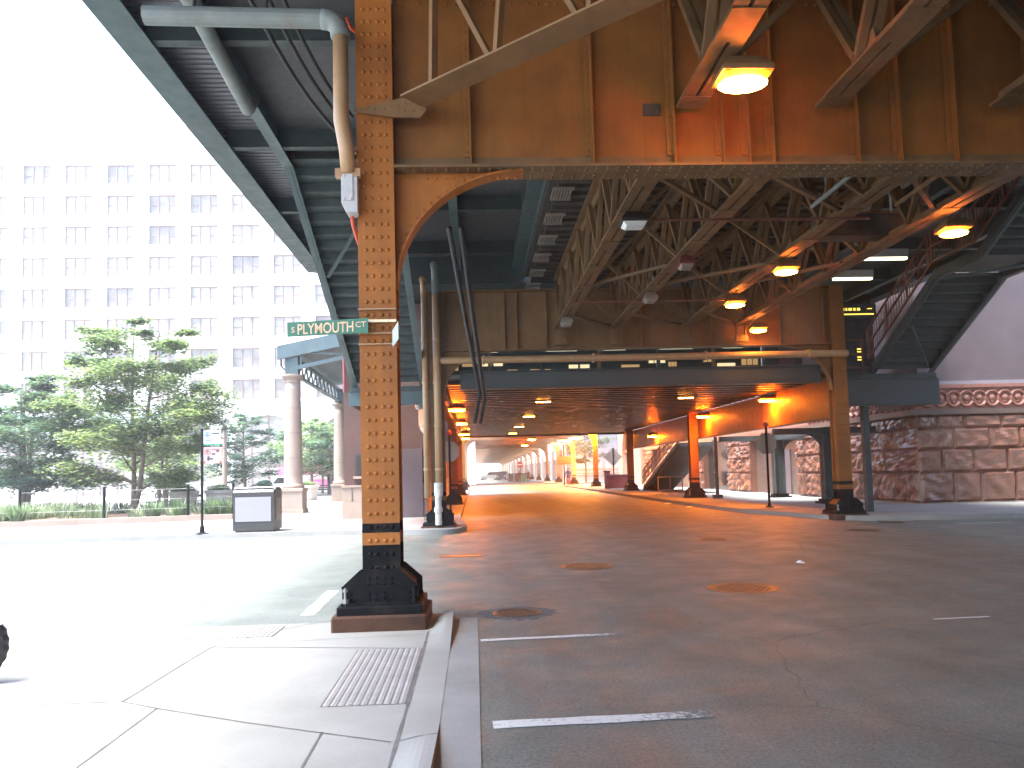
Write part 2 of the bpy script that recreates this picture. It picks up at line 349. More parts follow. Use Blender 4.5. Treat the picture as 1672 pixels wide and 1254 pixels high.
# ---------------------------------------------------------------- mesh helpers
WO = {}                                             # world origin of every object built here
class MB:
    def __init__(s): s.v, s.f, s.m = [], [], []
    def add(s, vs, fs, mi=0):
        o = len(s.v); s.v += [tuple(v) for v in vs]; s.f += [tuple(i+o for i in f) for f in fs]; s.m += [mi]*len(fs); return s
    def box(s, x0, x1, y0, y1, z0, z1, mi=0):
        v = [(x, y, z) for z in (z0, z1) for y in (y0, y1) for x in (x0, x1)]
        return s.add(v, [(0, 2, 3, 1), (4, 5, 7, 6), (0, 1, 5, 4), (2, 6, 7, 3), (0, 4, 6, 2), (1, 3, 7, 5)], mi)
    def cbox(s, x0, x1, y0, y1, z0, z1, c=0.01, mi=0):      # box with bevelled vertical and top edges
        r = []
        for z, i in ((z0, 0), (z1-c, 0), (z1, c)):
            r.append([(x0+c+i*.5, y0+i*.5, z), (x1-c-i*.5, y0+i*.5, z), (x1-i*.5, y0+c+i*.5, z), (x1-i*.5, y1-c-i*.5, z),
                      (x1-c-i*.5, y1-i*.5, z), (x0+c+i*.5, y1-i*.5, z), (x0+i*.5, y1-c-i*.5, z), (x0+i*.5, y0+c+i*.5, z)])
        vs = sum(r, []); fs = []
        for k in range(2):
            for i in range(8): fs.append((k*8+i, k*8+(i+1) % 8, k*8+8+(i+1) % 8, k*8+8+i))
        fs += [tuple(range(16, 24)), tuple(reversed(range(8)))]
        return s.add(vs, fs, mi)
    def bar(s, p, q, w, h, up=(0, 0, 1), mi=0):
        p, q = Vector(p), Vector(q); d = (q-p).normalized(); u = Vector(up)
        sd = d.cross(u)
        if sd.length < 1e-4: sd = d.cross(Vector((1, 0, 0)))
        sd.normalize(); u = sd.cross(d).normalized()
        a, b = sd*w/2, u*h/2
        vs = [p-a-b, p+a-b, p+a+b, p-a+b, q-a-b, q+a-b, q+a+b, q-a+b]
        return s.add(vs, [(3, 2, 1, 0), (4, 5, 6, 7), (0, 1, 5, 4), (1, 2, 6, 5), (2, 3, 7, 6), (3, 0, 4, 7)], mi)
    def tube(s, pts, r, n=10, mi=0, cap=True):
        pts = [Vector(p) for p in pts]; rs = r if isinstance(r, (list, tuple)) else [r]*len(pts)
        vs, fs = [], []; ref = None
        for i, p in enumerate(pts):
            d = (pts[min(i+1, len(pts)-1)]-pts[max(i-1, 0)]).normalized()
            if ref is None:
                ref = d.orthogonal().normalized()
            ref = (ref-d*ref.dot(d)).normalized(); bi = d.cross(ref)
            for k in range(n):
                a = 2*pi*k/n; vs.append(p+(ref*cos(a)+bi*sin(a))*rs[i])
        for i in range(len(pts)-1):
            for k in range(n): fs.append((i*n+k, i*n+(k+1) % n, (i+1)*n+(k+1) % n, (i+1)*n+k))
        if cap: fs += [tuple(reversed(range(n))), tuple(range((len(pts)-1)*n, len(pts)*n))]
        return s.add(vs, fs, mi)
    def lathe(s, c, prof, n=24, mi=0):
        vs, fs = [], []
        for r, z in prof:
            for k in range(n): a = 2*pi*k/n; vs.append((c[0]+r*cos(a), c[1]+r*sin(a), c[2]+z))
        for i in range(len(prof)-1):
            for k in range(n): fs.append((i*n+k, i*n+(k+1) % n, (i+1)*n+(k+1) % n, (i+1)*n+k))
        fs += [tuple(reversed(range(n))), tuple(range((len(prof)-1)*n, len(prof)*n))]
        return s.add(vs, fs, mi)
    def prism(s, pts, o, ux, uy, depth, mi=0):             # outline pts (u,v) in plane o+u*ux+v*uy, extruded by the vector depth
        o, ux, uy, dp = Vector(o), Vector(ux), Vector(uy), Vector(depth); n = len(pts)
        a = [o+ux*u+uy*v for u, v in pts]; b = [p+dp for p in a]
        fs = [tuple(range(n)), tuple(reversed(range(n, 2*n)))]+[(i, i+n, (i+1) % n+n, (i+1) % n) for i in range(n)]
        return s.add(a+b, fs, mi)
    def dome(s, c, nrm, r, n=7, mi=0, flat=0.75):
        c, nrm = Vector(c), Vector(nrm).normalized(); u = nrm.orthogonal().normalized(); w = nrm.cross(u)
        vs = []
        for rr, hh in ((1, 0), (0.8, 0.6), ):
            for k in range(n): a = 2*pi*k/n; vs.append(c+(u*cos(a)+w*sin(a))*r*rr+nrm*r*hh*flat)
        vs.append(c+nrm*r*flat)
        fs = [(k, (k+1) % n, n+(k+1) % n, n+k) for k in range(n)]+[(n+k, n+(k+1) % n, 2*n) for k in range(n)]
        return s.add(vs, fs, mi)
    def build(s, name, mats, parent=None, origin=None, smooth=False, kind=None, label=None):
        if not isinstance(mats, (list, tuple)): mats = [mats]
        o0 = Vector(origin) if origin is not None else (WO[parent.name] if parent else Vector((0, 0, 0)))
        me = bpy.data.meshes.new(name)
        me.from_pydata([(v[0]-o0.x, v[1]-o0.y, v[2]-o0.z) for v in s.v], [], s.f)
        for m in mats: me.materials.append(m)
        me.polygons.foreach_set('material_index', s.m)
        if smooth: me.polygons.foreach_set('use_smooth', [True]*len(s.f))
        me.update()
        ob = bpy.data.objects.new(name, me); COL.objects.link(ob)
        if parent:
            ob.parent = parent
            ob.location = o0-WO[parent.name]
        else: ob.location = o0
        WO[ob.name] = o0
        if kind: ob['kind'] = kind
        if label: ob['label'] = label
        return ob
def tag(o, label, cat, group=None):
    o['label'] = label; o['category'] = cat
    if group: o['group'] = group
    return o
def thing(name, label, cat, loc, group=None):
    o = bpy.data.objects.new(name, None); COL.objects.link(o); o.location = loc; o.empty_display_size = 0.2
    WO[o.name] = Vector(loc); return tag(o, label, cat, group)
def copy_tree(o, parent=None, loc=None):
    c = o.copy(); COL.objects.link(c); c.parent = parent
    if loc is not None: c.location = loc
    WO[c.name] = (WO[parent.name]+Vector(c.location)) if parent else Vector(c.location)
    for ch in list(o.children): copy_tree(ch, c)
    return c
def grid_sheet(xs, ys, fz):
    mb = MB(); nx = len(xs)
    mb.v = [(x, y, fz(x, y)) for y in ys for x in xs]
    for j in range(len(ys)-1):
        for i in range(nx-1): mb.f.append((j*nx+i, j*nx+i+1, (j+1)*nx+i+1, (j+1)*nx+i)); mb.m.append(0)
    return mb
def lin(a, b, n): return [a+(b-a)*i/n for i in range(n+1)]
def sstep(a, b, x):
    t = max(0, min(1, (x-a)/(b-a))); return t*t*(3-2*t)
_font = None
def text_mesh(body, size, o, ux, uy, name, m, parent, sx=1.0, depth=0.003):
    cu = bpy.data.curves.new('lettering', 'FONT'); cu.body = body; cu.size = size; cu.extrude = depth; cu.offset = size*0.012
    to = bpy.data.objects.new('lettering_tmp', cu); COL.objects.link(to)
    bpy.context.view_layer.update()
    me = bpy.data.meshes.new_from_object(to.evaluated_get(bpy.context.evaluated_depsgraph_get()))
    bpy.data.objects.remove(to)
    ux, uy = Vector(ux).normalized(), Vector(uy).normalized(); un = ux.cross(uy)
    mb = MB(); o = Vector(o)
    mb.add([o+ux*(v.co.x*sx)+uy*v.co.y+un*v.co.z for v in me.vertices], [tuple(p.vertices) for p in me.polygons])
    w = max((v.co.x for v in me.vertices), default=0)*sx
    ob = mb.build(name, m, parent)
    return ob, w

# ================================================================ GROUND, ROADS, PAVEMENTS
def struct(mb, name, mats, **k):
    o = mb.build(name, mats, kind='structure', **k); return o
gb = MB(); gb.add([(-900, -300, -0.03), (900, -300, -0.03), (900, 1800, -0.03), (-900, 1800, -0.03)], [(0, 1, 2, 3)])
struct(gb, 'ground', M['paving'])
rb = MB(); rb.add([(-90, -60, 0), (90, -60, 0), (90, 420, 0), (-90, 420, 0)], [(0, 1, 2, 3)])
struct(rb, 'road', M['asphalt'])

# near corner pavement with its dropped kerb
def ramp_h(x, y):
    t = max(min(1, max(0, (5.2-y)/1.1)), min(1, max(0, (y-7.3)/1.1)))
    return 0.009+0.095*t*sstep(-0.52, -0.3, x)
xs = sorted(set(lin(-70, -6, 16)+lin(-6, -1.4, 12)+lin(-1.4, -0.6, 5)+lin(-0.6, -0.26, 10)))
ys = sorted(set(lin(-40, 3.5, 12)+lin(3.5, 8.9, 40)))
sw = grid_sheet(xs, ys, ramp_h)
n0 = len(ys)
edge = [(-0.26, y, ramp_h(-0.26, y)) for y in ys]
sw.add(edge+[(x, y, -0.02) for x, y, z in edge], [(i, i+n0, i+n0+1, i+1) for i in range(n0-1)], 2)
back = [(x, 8.9, ramp_h(x, 8.9)) for x in xs]; nb = len(xs)
sw.add(back+[(x, y, -0.02) for x, y, z in back], [(i, i+1, i+nb+1, i+nb) for i in range(nb-1)], 1)
def joint(mb, pts, w=0.012, mi=1):
    q = []
    for i in range(len(pts)-1):
        a, b = pts[i], pts[i+1]; n = max(2, int(hypot(b[0]-a[0], b[1]-a[1])/0.12))
        for k in range(n+(i == len(pts)-2)):
            t = k/n; q.append((a[0]+(b[0]-a[0])*t, a[1]+(b[1]-a[1])*t))
    vs = []
    for i, (x, y) in enumerate(q):
        x2, y2 = q[min(i+1, len(q)-1)]; x1, y1 = q[max(i-1, 0)]
        d = hypot(x2-x1, y2-y1) or 1; nx, ny = -(y2-y1)/d, (x2-x1)/d
        ww = w*random.uniform(0.35, 0.65)
        for sg in (-1, 1): vs.append((x+nx*ww*sg, y+ny*ww*sg, ramp_h(x, y)+0.003))
    mb.add(vs, [(2*i, 2*i+2, 2*i+3, 2*i+1) for i in range(len(q)-1)], mi)
def jz(*pp): return [tuple(at_z(px, py, 0.009)[:2]) for px, py in pp]
for pl, w in ((jz((200, 1146), (300, 1084), (345, 1057)), 0.02), (jz((345, 1057), (450, 1057), (560, 1058), (690, 1059)), 0.016),
              (jz((345, 1057), (450, 1030), (556, 1010)), 0.012), (jz((345, 1057), (550, 1043), (690, 1036)), 0.007),
              (jz((-400, 1166), (0, 1153), (200, 1146)), 0.012), (jz((200, 1146), (256, 1157), (400, 1180), (524, 1197), (638, 1212)), 0.014),
              (jz((256, 1157), (125, 1254), (-100, 1420)), 0.014), (jz((526, 1196), (488, 1262), (420, 1380)), 0.014),
              ([(-0.5, 3.0), (-0.5, 5.2), (-0.5, 6.8), (-0.5, 8.2)], 0.022), ([(-0.5, 4.9), (-0.26, 4.95)], 0.01),
              (jz((0, 1068), (95, 1046), (200, 1030)), 0.01)):
    joint(sw, pl, w)
struct(sw, 'sidewalk', [M['concrete'], M['joint'], M['kerbsteel']])
gt = grid_sheet([-0.262, -0.13, 0.0], lin(-40, 8.93, 60), lambda x, y: 0.006)
struct(gt, 'gutter_pan', M['kerb'])

def kerb_strip(name, line, w=0.2, h=0.13):
    mb = MB(); n = len(line); vs = []
    for i, (x, y) in enumerate(line):
        x2, y2 = line[min(i+1, n-1)]; x1, y1 = line[max(i-1, 0)]; d = hypot(x2-x1, y2-y1)
        nx, ny = -(y2-y1)/d, (x2-x1)/d
        vs += [(x, y, -0.02), (x+nx*0.015, y+ny*0.015, h), (x+nx*w, y+ny*w, h), (x+nx*w, y+ny*w, -0.02)]
    mb.add(vs, [(4*i+k, 4*i+4+k, 4*i+5+k, 4*i+1+k) for i in range(n-1) for k in range(3)])
    mb.add([(x-ny*0, y, 0) for x, y in []], [])
    return struct(mb, name, M['kerb'])
def smooth_line(pts, n=6):
    out = []
    P = [pts[0]]+list(pts)+[pts[-1]]
    for i in range(1, len(P)-2):
        for k in range(n):
            t = k/n; a, b, c, d = P[i-1], P[i], P[i+1], P[i+2]
            out.append(tuple(0.5*((2*b[j])+(-a[j]+c[j])*t+(2*a[j]-5*b[j]+4*c[j]-d[j])*t*t+(-a[j]+3*b[j]-3*c[j]+d[j])*t**3) for j in (0, 1)))
    out.append(pts[-1]); return out
KL = [(-90, 22.1), (-30, 22.1)]+smooth_line([(-12, 22.1), (-5.0, 22.1), (-2.6, 21.75), (-1.3, 21.2), (-0.55, 21.35), (-0.25, 22.6), (-0.42, 25), (-0.5, 28)])+[(-0.5, 60), (-0.5, 80)]
KR = [(90, 20.8), (30, 20.8)]+smooth_line([(18, 20.8), (14.7, 20.84), (12.5, 21.1), (10.86, 21.6), (10.0, 22.6), (9.6, 24.8), (9.06, 27), (8.85, 32), (8.8, 40)])+[(8.8, 81)]
KR = KR[::-1]
kerb_strip('kerb', KL[::-1][::-1])
kerb_strip('kerb', KR)
def slab(name, poly, z, m):
    mb = MB(); mb.prism(poly, (0, 0, z), (1, 0, 0), (0, 1, 0), (0, 0, -z-0.02)); return struct(mb, name, m)
def inset(line, d=0.19):
    o = []
    for i, (x, y) in enumerate(line):
        x2, y2 = line[min(i+1, len(line)-1)]; x1, y1 = line[max(i-1, 0)]; l = hypot(x2-x1, y2-y1)
        o.append((x-(y2-y1)/l*d, y+(x2-x1)/l*d))
    return o
slab('sidewalk', inset(KL)+[(-90, 80)], 0.122, M['concrete'])
slab('sidewalk', inset(KR)+[(90, 81)], 0.122, M['concrete'])
# pavements of the block beyond the second cross street
slab('sidewalk', [(-0.9, 98), (-0.9, 400), (-60, 400), (-60, 98)], 0.12, M['concrete'])
slab('sidewalk', [(8.8, 98), (60, 98), (60, 400), (8.8, 400)], 0.12, M['concrete'])

# painted markings
def marking(x0, y0, x1, y1, w):
    mb = MB(); d = Vector((x1-x0, y1-y0, 0)); n = max(2, int(d.length/0.15)); nn = Vector((-d.y, d.x, 0)).normalized()*w/2
    vs = []
    for i in range(n+1):
        p = Vector((x0, y0, 0.004))+d*i/n
        vs += [p-nn*random.uniform(0.85, 1.08), p+nn*random.uniform(0.85, 1.08)]
    mb.add(vs, [(2*i, 2*i+2, 2*i+3, 2*i+1) for i in range(n)])
    return struct(mb, 'road_marking', M['linepaint'], origin=(x0, y0, 0))
marking(0.02, 7.72, 1.42, 7.80, 0.10)
marking(0.08, 5.16, 1.5, 5.20, 0.15)
marking(4.6, 7.95, 5.2, 7.98, 0.06)
marking(-1.98, 9.45, -2.02, 11.4, 0.17)
marking(-3.62, 20.1, -3.66, 21.3, 0.15)
marking(12.2, 19.7, 16.0, 19.2, 0.12)
for k in range(5): marking(2.0+k*0.9, 92, 2.3+k*0.9, 92.05, 1.6)

# ================================================================ THINGS SET INTO THE GROUND
def manhole(px, py, r, label, z=0.002, grate=False):
    c = at_z(px, py, 0)
    mb = MB()
    mb.lathe((c.x, c.y, 0), [(r, -0.02), (r, 0.005), (r*0.93, 0.008), (r*0.90, 0.003)], 40)
    for k in range(-6, 7):
        y = k*r*0.13; hw = sqrt(max(0, (r*0.86)**2-y*y))
        if hw > 0.05:
            for j in range(-5, 6):
                x = j*r*0.16+(k % 2)*r*0.08
                if abs(x) < hw-0.03: mb.box(c.x+x-r*0.055, c.x+x+r*0.055, c.y+y-r*0.035, c.y+y+r*0.035, 0.002, 0.009)
    mb.box(c.x-r*0.3, c.x+r*0.3, c.y-0.02, c.y+0.02, 0.002, 0.011)
    o = mb.build('manhole_cover', M['castiron'], origin=(c.x, c.y, 0))
    tag(o, label, 'manhole cover', 'manhole covers in the road')
manhole(957, 925, 0.45, 'round iron manhole cover glowing orange in mid road, level with the narrow street grate')
manhole(1212, 960, 0.47, 'large rust red manhole cover in the right half of the road')
manhole(845, 1001, 0.28, 'small manhole cover in broken asphalt beside the corner gutter')
manhole(1165, 881, 0.36, 'flat orange tinted manhole cover farthest up the junction, left of two dark ones')
manhole(1410, 866, 0.42, 'dark manhole cover in front of the black footing of the right riveted column')
manhole(1455, 853, 0.4, 'dark manhole cover nearest the right pavement and granite building')
ch = MB()                                               # broken asphalt ring round the small cover
c = at_z(845, 1001, 0); ring = []
for k in range(40):
    a = 2*pi*k/40
    ring += [(c.x+cos(a)*0.29, c.y+sin(a)*0.29, 0.004), (c.x+cos(a)*random.uniform(0.36, 0.5), c.y+sin(a)*random.uniform(0.36, 0.5), 0.0015)]
ch.add(ring, [(2*k, 2*k+1, (2*k+3) % 80, (2*k+2) % 80) for k in range(40)])
M['patch'] = pmat('broken_asphalt', (0.085, 0.088, 0.086), 0.95, var=0.85, vs=55, bmp=1.0, bs=70)
struct(ch, 'asphalt_patch', M['patch'])
c = at_z(752, 908, 0); mb = MB()
mb.box(c.x-0.42, c.x+0.42, c.y-0.19, c.y+0.19, -0.02, 0.004)
for k in range(14): mb.box(c.x-0.39+k*0.058, c.x-0.355+k*0.058, c.y-0.16, c.y+0.16, 0.004, 0.010)
tag(mb.build('street_grate', M['castiron'], origin=(c.x, c.y, 0)), 'narrow rectangular iron grate glowing orange in the road', 'street grate')

for px, py, w_, lab in ((1306, 920, 0.10, 'small white paper scrap alone in the right half of the road'), (1092, 823, 0.2, 'white paper scrap by the right kerb under the station'),
                        (1068, 818, 0.22, 'dark crumpled scrap by the right kerb under the station'), (1124, 829, 0.16, 'pale scrap in the gutter nearest the right stop sign'), (1185, 811, 0.2, 'brown leaf litter on the right pavement by the plain dark post')):
    c = at_z(px, py, 0.125 if px == 1185 else 0.004); mb = MB(); rr_ = random.Random(px)
    vs = [c+Vector((w_*cos(k*1.05)*rr_.uniform(.6, 1.1), w_*sin(k*1.05)*rr_.uniform(.5, .9), rr_.uniform(0.0, 0.05))) for k in range(6)]+[c+Vector((0, 0, 0.06))]
    mb.add(vs, [(k, (k+1) % 6, 6) for k in range(6)])
    tag(mb.build('paper_scrap', M['white' if 'white' in lab or 'pale' in lab else 'mulch'], origin=c), lab, 'litter', 'litter on the street')
def tactile(poly_c, w, l, rows, cols, label, rot=0.0):
    mb = MB(); cx, cy = poly_c; z = 0.013
    ca, sa = cos(rot), sin(rot)
    def P(u, v, h): return (cx+u*ca-v*sa, cy+u*sa+v*ca, z+h)
    mb.add([P(-w/2, -l/2, 0), P(w/2, -l/2, 0), P(w/2, l/2, 0), P(-w/2, l/2, 0)], [(0, 1, 2, 3)])
    for i in range(rows):
        for j in range(cols):
            p = P(-w/2+(j+.5)*w/cols, -l/2+(i+.5)*l/rows, 0)
            mb.dome(p, (0, 0, 1), 0.0145, 7, 0, 0.55)
    for j in range(cols+1):
        u = -w/2+j*w/cols
        mb.add([P(u-0.006, -l/2, 0.001), P(u+0.006, -l/2, 0.001), P(u+0.006, l/2, 0.001), P(u-0.006, l/2, 0.001)], [(0, 1, 2, 3)], 1)
    o = mb.build('tactile_paving', [M['tactile'], M['joint']], origin=(cx, cy, 0.01))
    tag(o, label, 'tactile paving', 'tactile paving plates')
tactile((-0.81, 6.56), 0.58, 1.76, 34, 11, 'pinkish grey studded paving plate at the dropped kerb below the column')
tactile((-2.62, 8.5), 1.1, 0.55, 11, 22, 'sunlit pale studded paving plate at the back edge of the corner pavement')

# ================================================================ THE ELEVATED RAILWAY
XL, XR = -1.01, 10.57
BENTS = [8.8, 22.5]+[38.0+15.6*k for k in range(18)]
def steel_column(x, Y, ztop, paint, label, group, detail=2):
    t = thing('steel_column', label, 'column', (x, Y, 0.03), group)
    y0, y1 = Y-0.2, Y+0.2; hw = 0.2
    zs = [(1.09, ztop, 0), (0.99, 1.09, 1), (0.86, 0.99, 0), (0.55, 0.86, 1)]
    mb = MB()
    for za, zb, mi in zs:
        mb.box(x-hw, x+hw, y0, y0+0.022, za, zb, mi)            # front cover plate
        mb.box(x-hw, x+hw, y1-0.022, y1, za, zb, mi)            # back cover plate
        mb.box(x-0.125, x+0.125, y0+0.022, y1-0.022, za, zb, mi)
        for sx in (-1, 1):                                       # angles along the four edges
            xa, xb = sorted((x+sx*0.125, x+sx*0.19))
            mb.box(xa, xb, y0+0.022, y0+0.045, za, zb, mi); mb.box(xa, xb, y1-0.045, y1-0.022, za, zb, mi)
    if detail >= 1:
        step = 0.143 if detail == 2 else 0.3; z = 0.62
        while z < ztop-0.05:
            mi = 1 if (z < 0.86 or 0.99 < z < 1.09) else 0
            for dx in (-0.118, -0.045, 0.045, 0.118):
                mb.dome((x+dx, y0, z), (0, -1, 0), 0.025, 9 if detail == 2 else 5, mi, 0.85)
            if detail == 2:
                for sx in (-1, 1):
                    mb.dome((x+sx*0.19, y0+0.033, z+0.07), (sx, 0, 0), 0.018, 6, mi); mb.dome((x+sx*0.19, y1-0.033, z), (sx, 0, 0), 0.018, 6, mi)
                    mb.dome((x+sx*0.125, Y-0.07, z), (sx, 0, 0), 0.018, 6, mi)
            z += step
    mb.build('shaft', [paint, M['black']], t)
    sh = MB()                                                    # flared black shoe
    prof = [(0.56, 0.205, 0.19), (0.44, 0.34, 0.31), (0.28, 0.34, 0.31)]
    vs = [];
    for z, a, b in [(0.60, 0.17, 0.19)]+prof[1:]:
        vs += [(x-a, Y-b, z), (x+a, Y-b, z), (x+a, Y+b, z), (x-a, Y+b, z)]
    sh.add(vs, [(4*i+k, 4*i+4+k, 4*i+4+(k+1) % 4, 4*i+(k+1) % 4) for i in range(2) for k in range(4)]+[(0, 1, 2, 3)])
    out = [(-0.205, 0.62), (0.205, 0.62), (0.395, 0.45), (0.395, 0.27), (-0.395, 0.27), (-0.395, 0.45)]
    for yy in (Y-0.345, Y+0.325):
        sh.prism(out, (x, yy, 0), (1, 0, 0), (0, 0, 1), (0, 0.02, 0))
    sh.box(x-0.205, x+0.205, Y-0.325, Y-0.19, 0.56, 0.60); sh.box(x-0.40, x+0.40, Y-0.36, Y-0.345, 0.43, 0.455)
    sh.box(x-0.40, x+0.40, Y-0.40, Y-0.345, 0.255, 0.285); sh.box(x-0.40, x+0.40, Y+0.345, Y+0.40, 0.255, 0.285)
    if detail >= 1:
        for z in (0.53, 0.47, 0.37, 0.32):
            for dx in (-0.3, -0.118, -0.04, 0.04, 0.118, 0.3):
                if abs(dx) < 0.2 or z < 0.45: sh.dome((x+dx, Y-0.345-(0.0), z), (0, -1, 0), 0.019, 6)
        for dx in (-0.22, -0.07, 0.07, 0.22): sh.dome((x+dx, Y-0.375, 0.285), (0, 0, 1), 0.02, 6)
    sh.build('base_shoe', M['black'], t)
    bp = MB(); bp.cbox(x-0.44, x+0.44, Y-0.45, Y+0.45, 0.165, 0.255, 0.012)
    bp.build('base_plate', M['black'], t)
    pl = MB(); pl.cbox(x-0.49, x+0.49, Y-0.50, Y+0.50, 0.0, 0.165, 0.02)
    pl.build('footing', M['rustplinth'], t)
    if detail >= 1:
        for sx in (-1, 1):
            for sy in (-1, 1):
                ab = MB(); px, py = x+sx*0.355, Y+sy*0.385
                ab.tube([(px, py, 0.25), (px, py, 0.44)], 0.016, 8); ab.tube([(px, py, 0.285), (px, py, 0.325)], 0.034, 6); ab.tube([(px, py, 0.40), (px, py, 0.425)], 0.03, 6)
                ab.build('anchor_bolt', M['boltgrey'] if sx < 0 else M['black'], t)
    return t

def cross_girder(Y, zb, zt, paint, label, group, stiffs, detail=2, x0=-0.81, x1=10.36, soffit=None):
    t = thing('cross_girder', label, 'girder', (4.8, Y, zb), group)
    w = MB(); w.box(x0, x1, Y-0.012, Y+0.012, zb, zt)
    if detail == 2:
        x = x0+0.08
        while x < x1:
            w.dome((x, Y-0.012, zb+0.10), (0, -1, 0), 0.024, 6); w.dome((x, Y-0.012, zt-0.10), (0, -1, 0), 0.024, 6); x += 0.105
    w.build('web', paint, t)
    fl = MB(); fl.box(x0, x1, Y-0.21, Y+0.21, zb-0.03, zb)
    fl.box(x0, x1, Y-0.032, Y-0.012, zb, zb+0.14) if detail else None
    fl.box(x0, x1, Y+0.012, Y+0.032, zb, zb+0.14) if detail else None
    if detail == 2:
        x = x0+0.1
        while x < x1:
            for dy in (-0.15, -0.07, 0.07, 0.15): fl.dome((x, Y+dy, zb-0.03), (0, 0, -1), 0.021, 6)
            x += 0.12
    fl.build('bottom_flange', soffit or paint, t)
    if detail == 2:
        vb = MB(); vb.box(2.02, 2.22, Y-0.03, Y-0.0125, zb+0.62, zb+0.76); vb.box(2.11, 2.13, Y-0.034, Y-0.0305, zb+0.62, zb+0.76); vb.build('vent_plate', M['wood'], t)
    tf = MB(); tf.box(x0, x1, Y-0.2, Y+0.2, zt, zt+0.03); tf.build('top_flange', paint, t)
    for sx in stiffs:
        for sg in ((-1,) if detail < 2 else (-1, 1)):
            s = MB(); ya, yb = sorted((Y+sg*0.034, Y+sg*0.13))
            s.box(sx-0.008, sx+0.008, ya, yb, zb+0.002, zt-0.002)
            s.box(sx-0.075, sx+0.008, min(Y+sg*0.034, Y+sg*0.047), max(Y+sg*0.034, Y+sg*0.047), zb+0.145, zt-0.14)
            if detail == 2 and sg < 0:
                z = zb+0.2
                while z < zt-0.15: s.dome((sx-0.042, Y-0.047, z), (0, -1, 0), 0.017, 6); z += 0.1
            s.build('stiffener', paint, t)
    return t
def knee(t, Y, xc, sg, zt, a, b, paint, detail=2):
    """curved plate bracket between a column face at xc and the girder soffit at zt; sg = direction along X"""
    n = 20; arc = [(a*(1-cos(k/n*pi/2)), -b+b*sin(k/n*pi/2)) for k in range(n+1)]
    mb = MB()
    for i in range(n):
        (u0, v0), (u1, v1) = arc[i], arc[i+1]
        # web strip between arc and the corner lines
        mb.prism([(u0*sg, v0), (u1*sg, v1), (u1*sg, 0), (u0*sg, 0)], (xc, Y-0.012, zt), (1, 0, 0), (0, 0, 1), (0, 0.024, 0))
        p0 = Vector((xc+u0*sg, Y, zt+v0)); p1 = Vector((xc+u1*sg, Y, zt+v1))
        d = (p1-p0).normalized()
        mb.bar(p0-d*0.004, p1+d*0.004, 0.24, 0.022, up=(sg*(-d.z if False else 1), 0, 0) if abs(d.z) > 0.7 else (0, 0, 1))
        if detail == 2 and i % 1 == 0:
            q = p0+Vector((-d.z*sg, 0, d.x*sg))*0.06*(1)
            mb.dome((q.x, Y-0.012, q.z), (0, -1, 0), 0.018, 6)
    if detail == 2:
        for k in range(14): mb.dome((xc+sg*(0.06+k*a/14.5), Y-0.012, zt-0.06), (0, -1, 0), 0.018, 6)
    mb.build('knee_bracket', paint, t)

STIFF1 = [0.04, 1.42, 2.35, 2.91, 3.21, 3.49, 4.48, 4.98, 5.64, 6.6, 7.6, 8.6]
for i, Y in enumerate(BENTS):
    near = i < 2
    zb = 5.0 if i == 0 else 5.07
    zt = 7.05 if i == 0 else 6.74
    P = M['orange'] if i == 0 else (M['tan'] if i == 1 else (M['orange'] if i < 5 else M['lightened']))
    order = ['nearest', 'second', 'third', 'fourth', 'fifth', 'sixth']
    if i == 0: lab = 'large riveted orange plate girder spanning the top of the view, nearest to the viewer'
    elif i == 1: lab = 'tan and dark orange plate girder above the blue station fascia and long pipe'
    elif i == 2: lab = 'girder bent inside the station over the third pair of columns'
    elif i < 6: lab = '%s cross girder along the street, seen under the station' % order[i]
    else: lab = 'far cross girder among the last ones down the bright end of the street'
    if i == 2:
        pass
    else:
        st = STIFF1 if i == 0 else ([-0.72, 0.0, 0.95, 1.3, 2.15, 4.9, 6.9, 8.9, 10.2] if i == 1 else [0.5, 2, 3.5, 5, 6.5, 8])
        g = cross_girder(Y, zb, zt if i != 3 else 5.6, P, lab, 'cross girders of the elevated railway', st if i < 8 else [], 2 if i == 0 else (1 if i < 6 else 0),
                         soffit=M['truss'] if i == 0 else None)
        a, b = (1.44, 1.32) if i == 0 else (1.45, 1.3)
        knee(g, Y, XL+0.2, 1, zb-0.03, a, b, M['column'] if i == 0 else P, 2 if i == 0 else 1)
        knee(g, Y, XR-0.2, -1, zb-0.03, a, b, P, 1)
    for side, x in (('left', XL), ('right', XR)):
        if i == 0 and side == 'left': lab = 'big riveted orange column at the pavement corner carrying the green street sign'
        elif i == 0: continue
        elif i == 1 and side == 'left': lab = 'tan column with drain pipes across the side street, left end of the second girder'
        elif i == 1: lab = 'orange column with black foot standing at the right corner before the granite building'
        elif i == 2: lab = ('dark column behind the left stop sign under the station' if side == 'left' else 'orange column by the street stair and black handrail on the right pavement')
        elif i == 3: lab = ('second column behind the left stop sign' if side == 'left' else 'orange column next to the maroon bin on the right pavement')
        elif i == 4: lab = ('third column behind the left stop sign' if side == 'left' else 'orange column with a glowing lamp at its top beside a short brown post')
        else: lab = 'small distant column in the %s row beyond the station' % side
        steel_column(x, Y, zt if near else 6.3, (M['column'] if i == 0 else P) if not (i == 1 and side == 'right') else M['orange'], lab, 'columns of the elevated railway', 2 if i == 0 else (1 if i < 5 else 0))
for x in (XL-2,):
    pass

